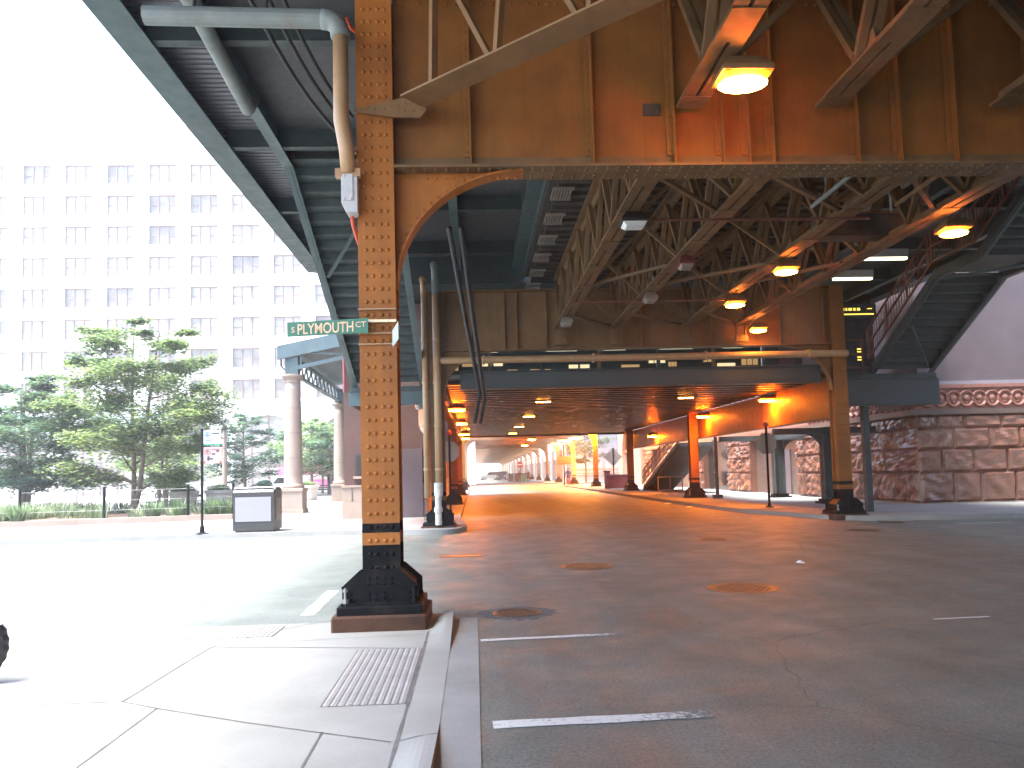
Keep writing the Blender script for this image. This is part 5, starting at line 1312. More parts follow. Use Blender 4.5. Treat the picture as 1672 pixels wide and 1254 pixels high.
def person(x, y, label, top, legs, pose=0.0, z0=0.12, h=1.75, face=0.0):
    t = thing('person', label, 'person', (x, y, z0))
    s = h/1.75
    J = {'pel': (0, 0, .95), 'ch': (0, -.01, 1.3), 'nk': (0, 0, 1.48), 'hd': (0, -.02, 1.62), 'ht': (0, -.01, 1.72),
         'hl': (.1, 0, .9), 'kl': (.11, -.05-pose*.12, .5), 'al': (.11, .06-pose*.2, .09), 'tl': (.12, -.1-pose*.2, .04),
         'hr': (-.1, 0, .9), 'kr': (-.11, -.05+pose*.1, .5), 'ar': (-.11, .06+pose*.25, .09), 'tr': (-.12, -.1+pose*.25, .04),
         'sl': (.19, 0, 1.4), 'el': (.25, .02+pose*.06, 1.13), 'wl': (.26, -.1, .9), 'fl': (.26, -.13, .8),
         'sr': (-.19, 0, 1.4), 'er': (-.25, .02-pose*.06, 1.13), 'wr': (-.26, -.1, .9), 'fr': (-.26, -.13, .8)}
    E_ = [('pel', 'ch'), ('ch', 'nk'), ('nk', 'hd'), ('hd', 'ht'), ('pel', 'hl'), ('hl', 'kl'), ('kl', 'al'), ('al', 'tl'), ('pel', 'hr'), ('hr', 'kr'), ('kr', 'ar'), ('ar', 'tr'),
          ('ch', 'sl'), ('sl', 'el'), ('el', 'wl'), ('wl', 'fl'), ('ch', 'sr'), ('sr', 'er'), ('er', 'wr'), ('wr', 'fr')]
    Rd = {'pel': .15, 'ch': .16, 'nk': .06, 'hd': .1, 'ht': .07, 'hl': .1, 'kl': .065, 'al': .045, 'tl': .035, 'hr': .1, 'kr': .065, 'ar': .045, 'tr': .035, 'sl': .075, 'el': .05, 'wl': .035, 'fl': .025, 'sr': .075, 'er': .05, 'wr': .035, 'fr': .025}
    ks = list(J); me = bpy.data.meshes.new('body'); ca, sa = cos(face), sin(face)
    me.from_pydata([((J[k][0]*ca-J[k][1]*sa)*s, (J[k][0]*sa+J[k][1]*ca)*s, J[k][2]*s) for k in ks], [(ks.index(a), ks.index(b)) for a, b in E_], [])
    o = bpy.data.objects.new('body', me); COL.objects.link(o)
    sk = o.modifiers.new('skin', 'SKIN'); o.modifiers.new('sub', 'SUBSURF').levels = 1
    for i, k in enumerate(ks): me.skin_vertices[0].data[i].radius = (Rd[k]*s, Rd[k]*s*(0.75 if k in ('ch', 'pel') else 1)); me.skin_vertices[0].data[i].use_root = (k == 'pel')
    bpy.context.view_layer.update()
    m2 = bpy.data.meshes.new_from_object(o.evaluated_get(bpy.context.evaluated_depsgraph_get())); bpy.data.objects.remove(o)
    for m in (M[top], M[legs], M['skin']): m2.materials.append(m)
    for p in m2.polygons: zc = p.center.z/s; p.material_index = 2 if zc > 1.5 or (zc < .9 and abs(p.center.x) > .2*s and zc > .75) else (1 if zc < .92 else 0); p.use_smooth = True
    b = bpy.data.objects.new('body', m2); COL.objects.link(b); b.parent = t; WO[b.name] = WO[t.name]
    mb = MB(); mb.lathe((x, y+0.01, z0+1.60*s), [(0.10*s, 0.02), (0.115*s, 0.07*s), (0.09*s, 0.14*s), (0.02, 0.165*s)], 12); mb.build('hair', M['ink'], t, smooth=True)
    return t
c = at_z(928, 793, 0.12)
person(c.x, c.y, 'distant person in blue walking on the right pavement by the crossing', 'clothblue', 'clothblue', 0.8, h=1.72)
person(6.3, 112, 'distant standing person in dark clothes, left of a pair near the far columns', 'clothdark', 'clothdark', 0.2, z0=0.0)
person(7.6, 113, 'distant standing person in dark clothes, right of a pair near the far columns', 'clothdark', 'clothdark', 0.2, z0=0.0)

# ================================================================ LEFT SIDE: STATION HOUSE, COLONNADE, PARK
bh = thing('brick_station_house', 'red brown brick station house on a tan stone base behind the corner column', 'building', (-3.1, 27.8, 0.12))
mb = MB(); mb.box(-4.5, -1.72, 27.85, 57, 1.28, 7.6); mb.build('brick_wall', M['brick'], bh)
mb = MB(); mb.box(-4.58, -1.66, 27.78, 57, 0.12, 0.72); mb.box(-4.56, -1.68, 27.80, 57, 0.725, 1.2); mb.box(-4.6, -1.64, 27.76, 57, 1.205, 1.28)
mb.build('stone_base', M['limestone'], bh)
mb = MB()
for x in (-4.25, -3.75, -3.2): mb.box(x, x+0.02, 27.775, 27.80, 0.73, 1.2)
mb.build('base_joints', M['joint'], bh)
wn_ = MB(); wn_.box(-4.12, -3.72, 27.80, 27.85, 1.6, 2.35)
for k in range(8): wn_.box(-4.1, -3.74, 27.77, 27.80, 1.63+k*0.09, 1.68+k*0.09)
w_ = wn_.build('louvre_window', M['kiosk'], bh)
mb = MB(); mb.box(-4.18, -3.66, 27.72, 27.85, 1.5, 1.59); mb.build('sill', M['limestone'], w_)
mb = MB(); mb.box(-2.55, -1.85, 27.70, 27.775, 0.13, 2.5)
mb.box(-2.6, -2.55, 27.68, 27.84, 0.13, 2.55); mb.box(-1.85, -1.8, 27.68, 27.84, 0.13, 2.55); mb.build('door', M['mauve'], bh)
mb = MB(); mb.tube([(-4.44, 27.7, 4.5), (-4.44, 27.7, 6.9)], 0.05, 8); mb.build('red_downpipe', M['darkred'], bh)
# hanging pale panel and dome under the landing
t = thing('globe_sign', 'white rounded panel hanging under the teal landing', 'panel', (-1.62, 26.6, 3.2))
mb = MB(); q = at_y(688, 688, 26.6)
mb.prism([(-0.09, 0.42), (0.13, 0.42), (0.13, -0.42), (0.05, -0.40), (-0.04, -0.28), (-0.09, -0.1)], q, (1, 0, 0), (0, 0, 1), (0, 0.06, 0)); mb.build('panel', M['white'], t)
mb = MB(); mb.bar(q+Vector((0, 0.03, 0.4)), (q.x, q.y+0.03, 4.05), 0.03, 0.03); mb.build('hanger', M['cable'], t)
q = at_y(684, 663, 25.4)
t = thing('camera_dome', 'grey camera dome under the teal landing by the tan column', 'camera', q)
mb = MB(); mb.lathe((q.x, q.y, q.z), [(0.02, -0.13), (0.09, -0.1), (0.125, -0.02), (0.13, 0.05), (0.10, 0.1), (0.03, 0.16)], 16); mb.build('dome', M['lightgrey'], t, smooth=True)
mb = MB(); mb.tube([(q.x, q.y, q.z+0.15), (q.x, q.y, 4.05)], 0.025, 8); mb.build('stem', M['lightgrey'], t)

for (x, y), lab in (((-7.6, 33.9), 'pinkish stone column with square base in front of the park, nearest the kiosk'), ((-7.9, 47.5), 'farther stone column at the edge of the brick station house')):
    t = thing('stone_column', lab, 'column', (x, y, 0.12), 'stone columns of the canopy')
    mb = MB(); mb.cbox(x-0.5, x+0.5, y-0.5, y+0.5, 0.12, 0.3, 0.01); mb.cbox(x-0.46, x+0.46, y-0.46, y+0.46, 0.305, 1.02, 0.01); mb.cbox(x-0.5, x+0.5, y-0.5, y+0.5, 1.025, 1.16, 0.02); mb.build('pedestal', M['limestone'], t)
    mb = MB(); n = 14
    prof = [(0.44, 1.165), (0.455, 1.22), (0.44, 1.29), (0.395, 1.34)]+[(0.385-0.075*(k/n)**1.7, 1.36+4.2*k/n) for k in range(n+1)]
    mb.lathe((x, y, 0), prof, 36); mb.build('shaft', M['limestone'], t, smooth=True)
    mb = MB()
    for z in (2.4, 3.45, 4.5): rr = 0.386-0.075*((z-1.36)/4.2)**1.7; mb.lathe((x, y, z), [(rr+.0015, 0), (rr+.0015, 0.012)], 36)
    mb.build('drum_joint', M['joint'], t)
    mb = MB(); mb.lathe((x, y, 5.565), [(0.315, 0), (0.335, 0.03), (0.315, 0.06), (0.315, 0.12), (0.34, 0.16), (0.44, 0.26), (0.46, 0.30), (0.46, 0.36), (0.30, 0.365)], 36); mb.build('capital', M['limestone'], t)
cn = thing('steel_canopy', 'pale teal steel canopy on the stone columns beside the brick station house', 'canopy', (-6.3, 40, 6))
for (x, y) in ((-7.6, 33.9), (-7.9, 47.5)):
    mb = MB(); mb.box(x-0.27, x+0.27, y-0.2, y+0.2, 5.935, 6.75); mb.build('post', M['teal'], cn)
mb = MB(); mb.bar((-7.62, 34.1, 6.02), (-7.9, 47.3, 6.02), 0.2, 0.1); mb.bar((-7.62, 34.1, 6.72), (-7.9, 47.3, 6.72), 0.2, 0.12); mb.build('side_chord', M['teal'], cn)
n = 11
for k in range(n):
    u0, u1 = (k+0.05)/n, (k+0.95)/n
    def Q(u, z): return (-7.62-0.28*u, 34.1+13.2*u, z)
    mb = MB(); mb.bar(Q(u0, 6.07), Q((u0+u1)/2, 6.66), 0.07, 0.07, up=(0, 1, 0)); mb.bar(Q((u0+u1)/2, 6.66), Q(u1, 6.07), 0.07, 0.07, up=(0, 1, 0)); mb.build('side_web_member', M['teal'], cn)
ys_ = 33.55
mb = MB(); mb.prism([(-8.15, 6.55), (-4.45, 7.28), (-4.45, 7.86), (-8.15, 7.13)], (0, ys_, 0), (1, 0, 0), (0, 0, 1), (0, 0.1, 0)); mb.build('gable_fascia', M['teal'], cn)
mb = MB(); mb.bar((-7.35, ys_+0.2, 6.22), (-4.45, ys_+0.2, 6.82), 0.16, 0.16); mb.build('gable_chord', M['teal'], cn)
mb = MB(); mb.bar((-7.2, ys_+0.2, 6.3), (-7.2, ys_+0.2, 6.8), 0.08, 0.08, up=(0, 1, 0)); mb.bar((-6.8, ys_+0.2, 6.85), (-5.0, ys_+0.2, 6.72), 0.07, 0.07); mb.bar((-5.0, ys_+0.2, 6.72), (-5.0, ys_+0.2, 7.15), 0.07, 0.07, up=(0, 1, 0)); mb.build('gable_web', M['teal'], cn)
mb = MB(); mb.prism([(-8.15, 7.06), (-4.45, 7.79), (-4.45, 7.86), (-8.15, 7.13)], (0, ys_+0.11, 0), (1, 0, 0), (0, 0, 1), (0, 14.5, 0)); mb.build('roof', M['teal'], cn)
mb = MB(); mb.prism([(-7.4, 6.95), (-4.5, 7.5), (-4.5, 7.6), (-7.4, 7.04)], (0, ys_+0.5, 0), (1, 0, 0), (0, 0, 1), (0, 13.6, 0)); mb.build('soffit', M['tealdark'], cn)
mb = MB(); mb.tube([(-8.05, 33.8, 6.6), (-8.05, 33.8, 6.3), (-7.85, 33.8, 6.1)], 0.04, 8); mb.build('gutter_spout', M['kiosk'], cn)

# kiosk (grey street box)
kx0, kx1, ky0, ky1 = at_y(380, 868, 22.4).x, at_y(447, 868, 22.4).x, 22.4, 23.35
t = thing('news_kiosk', 'low brown grey kiosk box with blank pale front panel on the far pavement', 'kiosk', ((kx0+kx1)/2, 22.9, 0.12))
mb = MB()
prof = [(ky0, 0.17), (ky0, 1.22), (ky0+0.06, 1.30), (ky0+0.3, 1.335), (ky1-0.14, 1.335), (ky1-0.03, 1.29), (ky1, 1.2), (ky1, 0.17)]
mb.prism(prof, (kx0, 0, 0), (0, 1, 0), (0, 0, 1), (kx1-kx0, 0, 0)); mb.build('shell', M['kiosk'], t)
mb = MB(); mb.box(kx0+0.02, kx1-0.02, ky0+0.06, ky1-0.1, 1.336, 1.36); mb.build('top_sheet', M['white'], t)
mb = MB(); mb.box(kx0+0.07, kx1-0.07, ky0-0.012, ky0-0.001, 0.42, 1.09); mb.build('front_panel', M['kioskpanel'], t)
mb = MB(); mb.box(kx1+0.001, kx1+0.012, ky0+0.25, ky1-0.2, 0.4, 1.05); mb.build('side_panel', M['kioskside'], t)
mb = MB()
for z0, z1 in ((0.2, 0.4), (1.1, 1.22)): mb.box((kx0+kx1)/2-0.015, (kx0+kx1)/2+0.015, ky0-0.006, ky0-0.001, z0, z1)
mb.build('seam', M['ink'], t)
mb = MB(); mb.tube([(kx1-0.02, ky0+0.12, 1.27), (kx1+0.05, ky0+0.12, 1.27)], 0.08, 14); mb.build('hinge_boss', M['kiosk'], t)
mb = MB(); mb.box(kx0+0.05, kx1-0.05, ky0+0.05, ky1-0.05, 0.12, 0.17); mb.build('base', M['ink'], t)
# bus stop pole
b = at_z(330, 872, 0.122); tz = at_y(328, 701, b.y).z
t = thing('bus_stop_sign', 'bus stop pole with a white sign above a pale red no parking sign', 'bus stop', b)
mb = MB(); mb.tube([b, (b.x, b.y, tz)], 0.036, 10); mb.build('pole', M['black'], t)
mb = MB(); mb.lathe(b, [(0.20, 0), (0.19, 0.02), (0.07, 0.05), (0.055, 0.2), (0.04, 0.24)], 18); mb.build('foot', M['black'], t)
S0 = b.x+0.03; z1 = at_y(340, 703, b.y).z; z2 = at_y(340, 727, b.y).z; z3 = at_y(340, 730, b.y).z; z4 = at_y(340, 757, b.y).z; yb = b.y
mb = MB(); mb.box(S0, S0+0.49, yb-0.004, yb+0.004, z2, z1); up_ = mb.build('upper_plate', M['plate'], t)
mb = MB(); mb.box(S0+0.005, S0+0.485, yb-0.007, yb-0.005, z2, z2+0.035); mb.build('green_band', M['greenline'], up_)
cx, cz = S0+0.12, z1-0.105
mb = MB(); n = 28; vs = []
for k in range(n):
    a = 2*pi*k/n; vs += [(cx+0.055*cos(a), yb-0.007, cz+0.055*sin(a)), (cx+0.072*cos(a), yb-0.007, cz+0.072*sin(a))]
mb.add(vs, [(2*k, 2*k+1, (2*k+3) % (2*n), (2*k+2) % (2*n)) for k in range(n)])
mb.box(cx-0.012, cx+0.012, yb-0.009, yb-0.007, cz-0.01, cz+0.04); mb.box(cx-0.04, cx+0.04, yb-0.009, yb-0.0072, cz-0.035, cz-0.012); mb.build('round_emblem', M['blue'], up_)
mb = MB(); mb.box(S0+0.25, S0+0.44, yb-0.007, yb-0.005, z1-0.10, z1-0.065)
for k in range(3): mb.box(S0+0.07, S0+0.30-0.05*k, yb-0.007, yb-0.005, z1-0.235-0.045*k, z1-0.222-0.045*k)
mb.build('small_print', M['ink'], up_)
mb = MB(); mb.box(S0, S0+0.51, yb-0.004, yb+0.004, z4, z3)
M['palered'] = pmat('faded_pink_sign', (0.40, 0.29, 0.28), 0.5, var=0.05, bmp=0)
lo_ = mb.build('lower_plate', M['palered'], t)
cx, cz = S0+0.13, z3-0.13; n = 28; vs = []; mb = MB()
for k in range(n):
    a = 2*pi*k/n; vs += [(cx+0.065*cos(a), yb-0.007, cz+0.065*sin(a)), (cx+0.082*cos(a), yb-0.007, cz+0.082*sin(a))]
mb.add(vs, [(2*k, 2*k+1, (2*k+3) % (2*n), (2*k+2) % (2*n)) for k in range(n)])
mb.bar((cx-0.05, yb-0.008, cz+0.05), (cx+0.05, yb-0.008, cz-0.05), 0.014, 0.001); mb.box(S0+0.25, S0+0.45, yb-0.007, yb-0.005, z3-0.085, z3-0.06)
for (xx, zz) in ((S0+0.01, z4+0.01), (S0+0.45, z4+0.01)): mb.box(xx, xx+0.045, yb-0.007, yb-0.005, zz, zz+0.05)
mb.build('red_marks', M['red'], lo_)
text_mesh('P', 0.12, (cx-0.035, yb-0.006, cz-0.042), (1, 0, 0), (0, 0, 1), 'letter', M['ink'], lo_, 1.0, 0.001)
mb = MB(); mb.box(S0+0.11, S0+0.27, yb-0.007, yb-0.005, z4+0.11, z4+0.15); mb.box(S0+0.12, S0+0.18, yb-0.007, yb-0.005, z4+0.15, z4+0.20); mb.box(S0+0.12, S0+0.16, yb-0.007, yb-0.005, z4+0.07, z4+0.11)
mb.box(S0+0.24, S0+0.33, yb-0.007, yb-0.005, z4+0.24, z4+0.28); mb.box(S0+0.36, S0+0.43, yb-0.007, yb-0.005, z4+0.32, z4+0.37); mb.build('tow_pictogram', M['ink'], lo_)

# planting bed, its kerb, the fence
BL = [(-42, 26.2), (-16.5, 28.7), (-8.95, 30.0), (-8.9, 38), (-42, 38)]
mb = MB(); mb.prism(BL, (0, 0, 0.20), (1, 0, 0), (0, 1, 0), (0, 0, -0.1)); struct(mb, 'planting_soil', M['mulch'])
mb = MB()
for a, b_ in zip(BL[:3], BL[1:4]): mb.bar((a[0], a[1], 0.2), (b_[0], b_[1], 0.2), 0.30, 0.24)
tag(mb.build('planter_kerb', M['limestone'], origin=(-16, 28.7, 0.12)), 'low tan stone kerb wall in front of the grassy park bed', 'kerb wall')
fe = thing('wire_fence', 'thin wire fence on black posts along the front of the grassy bed', 'fence', (-13, 29.3, 0.3))
fp = [(-26.5, 27.8), (-22.3, 28.25), (-19.1, 28.6), (-16.05, 29.0), (-13.3, 29.35), (-10.5, 29.8), (-9.0, 30.25)]
for x, y in fp:
    mb = MB(); mb.tube([(x, y, 0.2), (x, y, 1.42)], 0.05, 10); mb.dome((x, y, 1.42), (0, 0, 1), 0.05, 8); mb.build('post', M['black'], fe)
for z in (0.6, 0.95, 1.3):
    mb = MB(); mb.tube([(x, y, z) for x, y in fp], 0.006, 5); mb.build('wire', M['boltgrey'], fe)

# ---- foliage
def leaf(mb, c, size, rnd, mi, droop=0.3):
    a = rnd.uniform(0, 2*pi); tl = rnd.uniform(-0.6, 0.5)
    d = Vector((cos(a), sin(a), tl*0.7-droop*0.4)).normalized(); s = d.cross(Vector((rnd.uniform(-.4, .4), rnd.uniform(-.4, .4), 1))).normalized()
    w = size*0.33; n = d.cross(s)
    p0 = c; p1 = c+d*size*0.5+s*w+n*size*0.06; p2 = c+d*size; p3 = c+d*size*0.5-s*w+n*size*0.06
    mb.add([p0, p1, p2, p3], [(0, 1, 2), (0, 2, 3)], mi)
def tree(label, base, h, r, stems, mats, nl=7000, lsize=0.17, seed=1, crown0=0.28, group=None, dens=1.0, name='park_tree', tr=0.11, narrow=0.0):
    rnd = random.Random(seed); base = Vector(base)
    t = thing(name, label, 'tree', base, group)
    tips = []
    for si, (lean, az) in enumerate(stems):
        tk = MB(); pts, rs = [], []
        n = 9
        for k in range(n+1):
            u = k/n; hh = h*0.93*u*(1 if si == 0 else rnd.uniform(0.9, 0.97) if k == n else 1)
            off = lean*(u**0.7)*h
            pts.append(base+Vector((cos(az)*off+sin(u*7+si)*0.05, sin(az)*off+cos(u*6+si)*0.05, hh))); rs.append(tr*(1-u)**0.8+0.012)
        tk.tube(pts, rs, 9)
        nb = int(26/len(stems)*dens)+6
        for b_ in range(nb):
            u = crown0+(0.98-crown0)*(b_+rnd.random())/nb
            k = min(n-1, int(u*n)); p = pts[k].lerp(pts[k+1], u*n-k)
            v = (u-crown0)/(1-crown0)
            rr = r*(0.55+0.6*sin(min(1, v*1.9+0.25)*pi/2) if v < 0.4 else 1.15*(1-((v-0.4)/0.66)**1.6)**0.9 if v < 1 else 0.1)*rnd.uniform(0.6, 1.05)
            rr *= (1-narrow*v)
            aa = b_*2.4+rnd.uniform(-0.6, 0.6)+si*1.3
            tip = p+Vector((cos(aa)*rr, sin(aa)*rr, rr*rnd.uniform(0.05, 0.42)))
            mid = p.lerp(tip, 0.5)+Vector((0, 0, rr*0.10))
            tk.tube([p, mid, tip], [max(0.012, rs[k]*0.45), 0.02, 0.006], 5)
            tips.append((p, mid, tip, rr))
            for q in range(3):
                w = rnd.uniform(0.45, 0.95); s0 = p.lerp(tip, w); a2 = aa+rnd.choice((-1, 1))*rnd.uniform(0.5, 1.1)
                t2 = s0+Vector((cos(a2)*rr*0.42, sin(a2)*rr*0.42, rr*rnd.uniform(-0.02, 0.22))); tk.tube([s0, t2], [0.012, 0.004], 4); tips.append((s0, s0.lerp(t2, .5), t2, rr*0.6))
        tk.build('trunk', M['bark'], t)
    cr = MB(); tot = sum(x[3] for x in tips)
    for p, mid, tip, rr in tips:
        k = int(nl*rr/tot); nc = max(2, int(k/26)); tone = rnd.random()
        for c_ in range(nc):
            w = rnd.uniform(0.3, 1.08)**0.8; cc = p.lerp(tip, w)+Vector((rnd.gauss(0, .15), rnd.gauss(0, .15), rnd.gauss(0, .07)))*max(0.6, rr*0.7)
            tn = tone*0.6+rnd.random()*0.4
            for q in range(int(k/nc)):
                pos = cc+Vector((rnd.gauss(0, .24), rnd.gauss(0, .24), rnd.gauss(0, .085)))*max(0.55, rr*0.55)
                x = tn+rnd.uniform(-0.25, 0.25); mi = 0 if x < 0.42 else (1 if x < 0.78 else 2)
                leaf(cr, pos, lsize*rnd.uniform(0.6, 1.2), rnd, mi)
    cr.build('crown', [M[x] for x in mats], t)
    return t
tree('tall loose green tree with two brown stems in the middle of the park bed', (-15.5, 37.0, 0.2), 9.5, 3.8, [(0.02, 1.9), (0.12, 0.0)], ['leaf1', 'leaf2', 'leaf3'], 42000, 0.21, 3, 0.09)
tree('dense blue green tree at the left end of the park bed', (-21.6, 39.5, 0.2), 7.0, 3.1, [(0.03, 2.4), (0.06, 0.4), (0.05, 4.0)], ['leafb1', 'leaf1', 'leaf3'], 32000, 0.22, 8, 0.10)
tree('bushy dark green tree behind the street lamp post', (-16.2, 57, 0.12), 6.6, 2.6, [(0.0, 0)], ['leaf3', 'leafb1', 'leaf1'], 9000, 0.25, 12, 0.12, narrow=0.2)
tree('bright green tree behind the stone column, left of it', (-13.4, 66, 0.12), 6.4, 3.2, [(0.02, 1)], ['leafb2', 'leaf2', 'leafb1'], 8000, 0.28, 15, 0.22)
tree('bright green tree between the two stone columns', (-13.6, 72, 0.12), 6.8, 3.4, [(0.02, 2)], ['leafb2', 'leaf2', 'leafb1'], 8000, 0.3, 19, 0.25)
tree('green tree showing right beside the brick station house', (-11.4, 64, 0.12), 6.0, 2.5, [(0.0, 2)], ['leafb1', 'leaf1', 'leafb2'], 6000, 0.28, 23, 0.25)
tree('low bushy tree far behind the tall double stemmed tree', (-22.5, 58, 0.12), 5.2, 2.6, [(0.02, 1), (0.04, 4)], ['leaf1', 'leaf2', 'leafb1'], 6500, 0.25, 29, 0.15)
tree('small spreading tree low behind the wire fence', (-19.0, 50, 0.12), 4.6, 2.3, [(0.05, 1), (0.05, 4)], ['leaf1', 'leaf2', 'leaf3'], 5500, 0.22, 31, 0.2)
tree('dark green street tree at the crossing beyond the right columns', (13.0, 93, 0.12), 6.5, 2.6, [(0.0, 1)], ['leaf3', 'leaf1', 'leafb1'], 3500, 0.32, 41, 0.3)
# grasses
rnd = random.Random(77)
def in_bed(x, y):
    t_ = (y-28.7)/1.3 if x > -16.5 else 0
    yl = 28.7+(x+16.5)*0.172 if x > -16.5 else 28.7+(x+16.5)*0.098
    return y > yl+0.45 and y < 37.6 and x < -9.2
def tuft(mb, x, y, h, r, n, two=True):
    for k in range(n):
        a = rnd.uniform(0, 2*pi); q = rnd.random()**0.5*r; bx, by = x+cos(a)*q*0.5, y+sin(a)*q*0.5
        hh = h*rnd.uniform(0.55, 1.1); sp = rnd.uniform(0.2, 1.0)*r; a2 = a+rnd.uniform(-.5, .5)
        w = 0.012+0.008*rnd.random(); px_, py_ = -sin(a2)*w, cos(a2)*w
        p1 = (bx+cos(a2)*sp*0.35, by+sin(a2)*sp*0.35, 0.2+hh*0.6); p2 = (bx+cos(a2)*sp, by+sin(a2)*sp, 0.2+hh)
        mb.add([(bx-px_, by-py_, 0.19), (bx+px_, by+py_, 0.19), (p1[0]+px_, p1[1]+py_, p1[2]), (p1[0]-px_, p1[1]-py_, p1[2]), p2], [(0, 1, 2, 3), (3, 2, 4)], 0 if rnd.random() < 0.7 else 1)
gm = MB(); cnt = 0
while cnt < 900:
    x, y = rnd.uniform(-32, -9.3), rnd.uniform(27, 37.5)
    if not in_bed(x, y): continue
    dtree = hypot(x+14.6, (y-33.5)*0.55)
    if dtree < 3.0 and y < 37.0 and rnd.random() < 0.95: continue
    if x > -13.3 and rnd.random() < (0.85 if y > 31.3 else 0.4): continue
    if y < 30.6+(x+16)*0.17 and rnd.random() < 0.75: continue
    tuft(gm, x, y, rnd.uniform(0.4, 0.72)*(0.75 if x > -13.3 else 1), rnd.uniform(0.35, 0.65), 34); cnt += 1
o = gm.build('grass', [M['grass1'], M['grass2']], origin=(-16, 32, 0.2), kind='stuff'); tag(o, 'pale green ornamental grass filling the park bed behind the wire fence', 'grass')
for px, lab in ((28, 'leftmost dark grass clump by the first fence post'), (250, 'dark grass clump in front of the double stemmed tree'), (296, 'dark grass clump by the third fence post'), (345, 'dark grass clump just right of the bus stop pole'), (374, 'dark grass clump beside the kiosk')):
    c = at_z(px, 850, 0.2); y = 29.6+(c.x+14)*0.16; x = c.x*y/c.y
    tm = MB(); tuft(tm, x, y, 0.75, 0.42, 160)
    tag(tm.build('grass_clump', [M['grass2'], M['leaf1']], origin=(x, y, 0.2)), lab, 'grass clump', 'dark grass clumps at the front of the bed')

# planters, lamp post, bins, wall, far street life
for px, py, Y, lab in ((300, 828, 39.5, 'round pale concrete planter right of the double stemmed tree'), (358, 822, 40.5, 'pale concrete planter between bus stop pole and kiosk'), (503, 800, 52, 'pale concrete planter between the stone columns')):
    c = at_y(px, py, Y); x = c.x
    t = thing('concrete_planter', lab, 'planter', (x, Y, 0.12), 'concrete planters in the park')
    mb = MB(); mb.lathe((x, Y, 0.12), [(0.52, 0), (0.55, 0.1), (0.66, 0.8), (0.72, 0.82), (0.72, 0.95), (0.64, 0.96), (0.58, 0.9)], 28); mb.build('bowl', M['planterconc'], t, smooth=False)
    r2 = random.Random(int(px)); pm = MB()
    for k in range(420):
        a = r2.uniform(0, 6.28); q = sqrt(r2.random())*0.56; leaf(pm, Vector((x+cos(a)*q, Y+sin(a)*q, 1.05+r2.random()*0.35*(1.1-q))), 0.2, r2, r2.choice((0, 1)))
    pm.build('plants', [M['leafb2'], M['leaf2']], t)
Yl = 46.0; c = at_y(367, 790, Yl); zt = at_y(367, 702, Yl).z; zg = at_y(367, 690, Yl).z
t = thing('park_lamp_post', 'tan fluted lamp post with white globe in the park', 'lamp post', (c.x, Yl, 0.12))
mb = MB(); mb.lathe((c.x, Yl, 0.12), [(0.26, 0), (0.26, 0.5), (0.19, 0.6), (0.15, 0.75), (0.105, zt-0.12)], 14); mb.build('post', M['limestone'], t)
mb = MB(); mb.lathe((c.x, Yl, zt), [(0.12, 0), (0.2, 0.06), (0.17, 0.18), (0.12, 0.2)], 14); mb.build('collar', M['ink'], t)
mb = MB(); mb.lathe((c.x, Yl, zt+0.2), [(0.1, 0), (0.22, 0.1), (0.28, 0.28), (0.24, 0.48), (0.12, 0.6), (0.03, 0.64)], 18); mb.build('globe', M['white'], t, smooth=True)
c = at_y(432, 793, 58.0)
t = thing('litter_bin', 'dark green litter bin in the park left of the stone column', 'litter bin', (c.x, 58, 0.12))
mb = MB(); mb.lathe((c.x, 58, 0.12), [(0.42, 0), (0.44, 1.0)], 16); mb.build('bin_body', M['greenline'], t)
mb = MB(); mb.lathe((c.x, 58, 1.13), [(0.55, 0), (0.55, 0.14), (0.35, 0.3), (0.1, 0.34)], 16); mb.build('lid', M['greenline'], t)
c = at_y(544, 785, 70.0)
t = thing('litter_bin', 'small dark litter bin far off beside the second stone column', 'litter bin', (c.x, 70, 0.12))
mb = MB(); mb.cbox(c.x-0.45, c.x+0.45, 69.6, 70.4, 0.12, 1.6, 0.05); mb.build('bin_body', M['ink'], t); mb = MB(); mb.cbox(c.x-0.5, c.x+0.5, 69.55, 70.45, 1.605, 1.8, 0.06); mb.build('lid', M['ink'], t)
c = at_y(530, 800, 56.0)
t = thing('park_bench', 'small dark bench on the pale paving between the stone columns', 'bench', (c.x, 56, 0.12))
mb = MB()
for k in range(4): mb.box(c.x-0.8, c.x+0.8, 55.7+k*0.13, 55.8+k*0.13, 0.52, 0.56)
mb.build('seat', M['kiosk'], t)
mb = MB()
for k in range(3): mb.box(c.x-0.8, c.x+0.8, 56.22, 56.26, 0.66+k*0.14, 0.76+k*0.14)
mb.build('backrest', M['kiosk'], t)
for s in (-0.7, 0.66):
    mb = MB(); mb.box(c.x+s, c.x+s+0.05, 55.7, 56.3, 0.12, 0.5); mb.build('leg', M['ink'], t)
mb = MB(); mb.bar((-36, 52, 0.75), (-25.5, 52.5, 0.75), 0.35, 1.35); tag(mb.build('low_wall', M['planterconc'], origin=(-30, 52, 0.12)), 'long low pale wall behind the park bed at the left', 'wall')
t = thing('pink_van', 'bright pink van beyond the stone columns', 'van', (at_y(512, 775, 80).x, 80, 0))
x = at_y(512, 775, 80).x
mb = MB(); mb.prism([(-3.2, 0.5), (3.2, 0.5), (3.2, 1.6), (2.6, 2.7), (-3.2, 2.75)], (x, 79, 0), (1, 0, 0), (0, 0, 1), (0, 2.2, 0)); mb.build('body', M['pink'], t)
mb = MB(); mb.box(x-2.9, x+2.0, 78.96, 78.995, 1.35, 1.9); mb.build('pale_stripe', M['palered'], t)
mb = MB(); mb.box(x+2.05, x+2.75, 78.95, 78.994, 1.7, 2.4); mb.build('window', M['glassdark'], t)
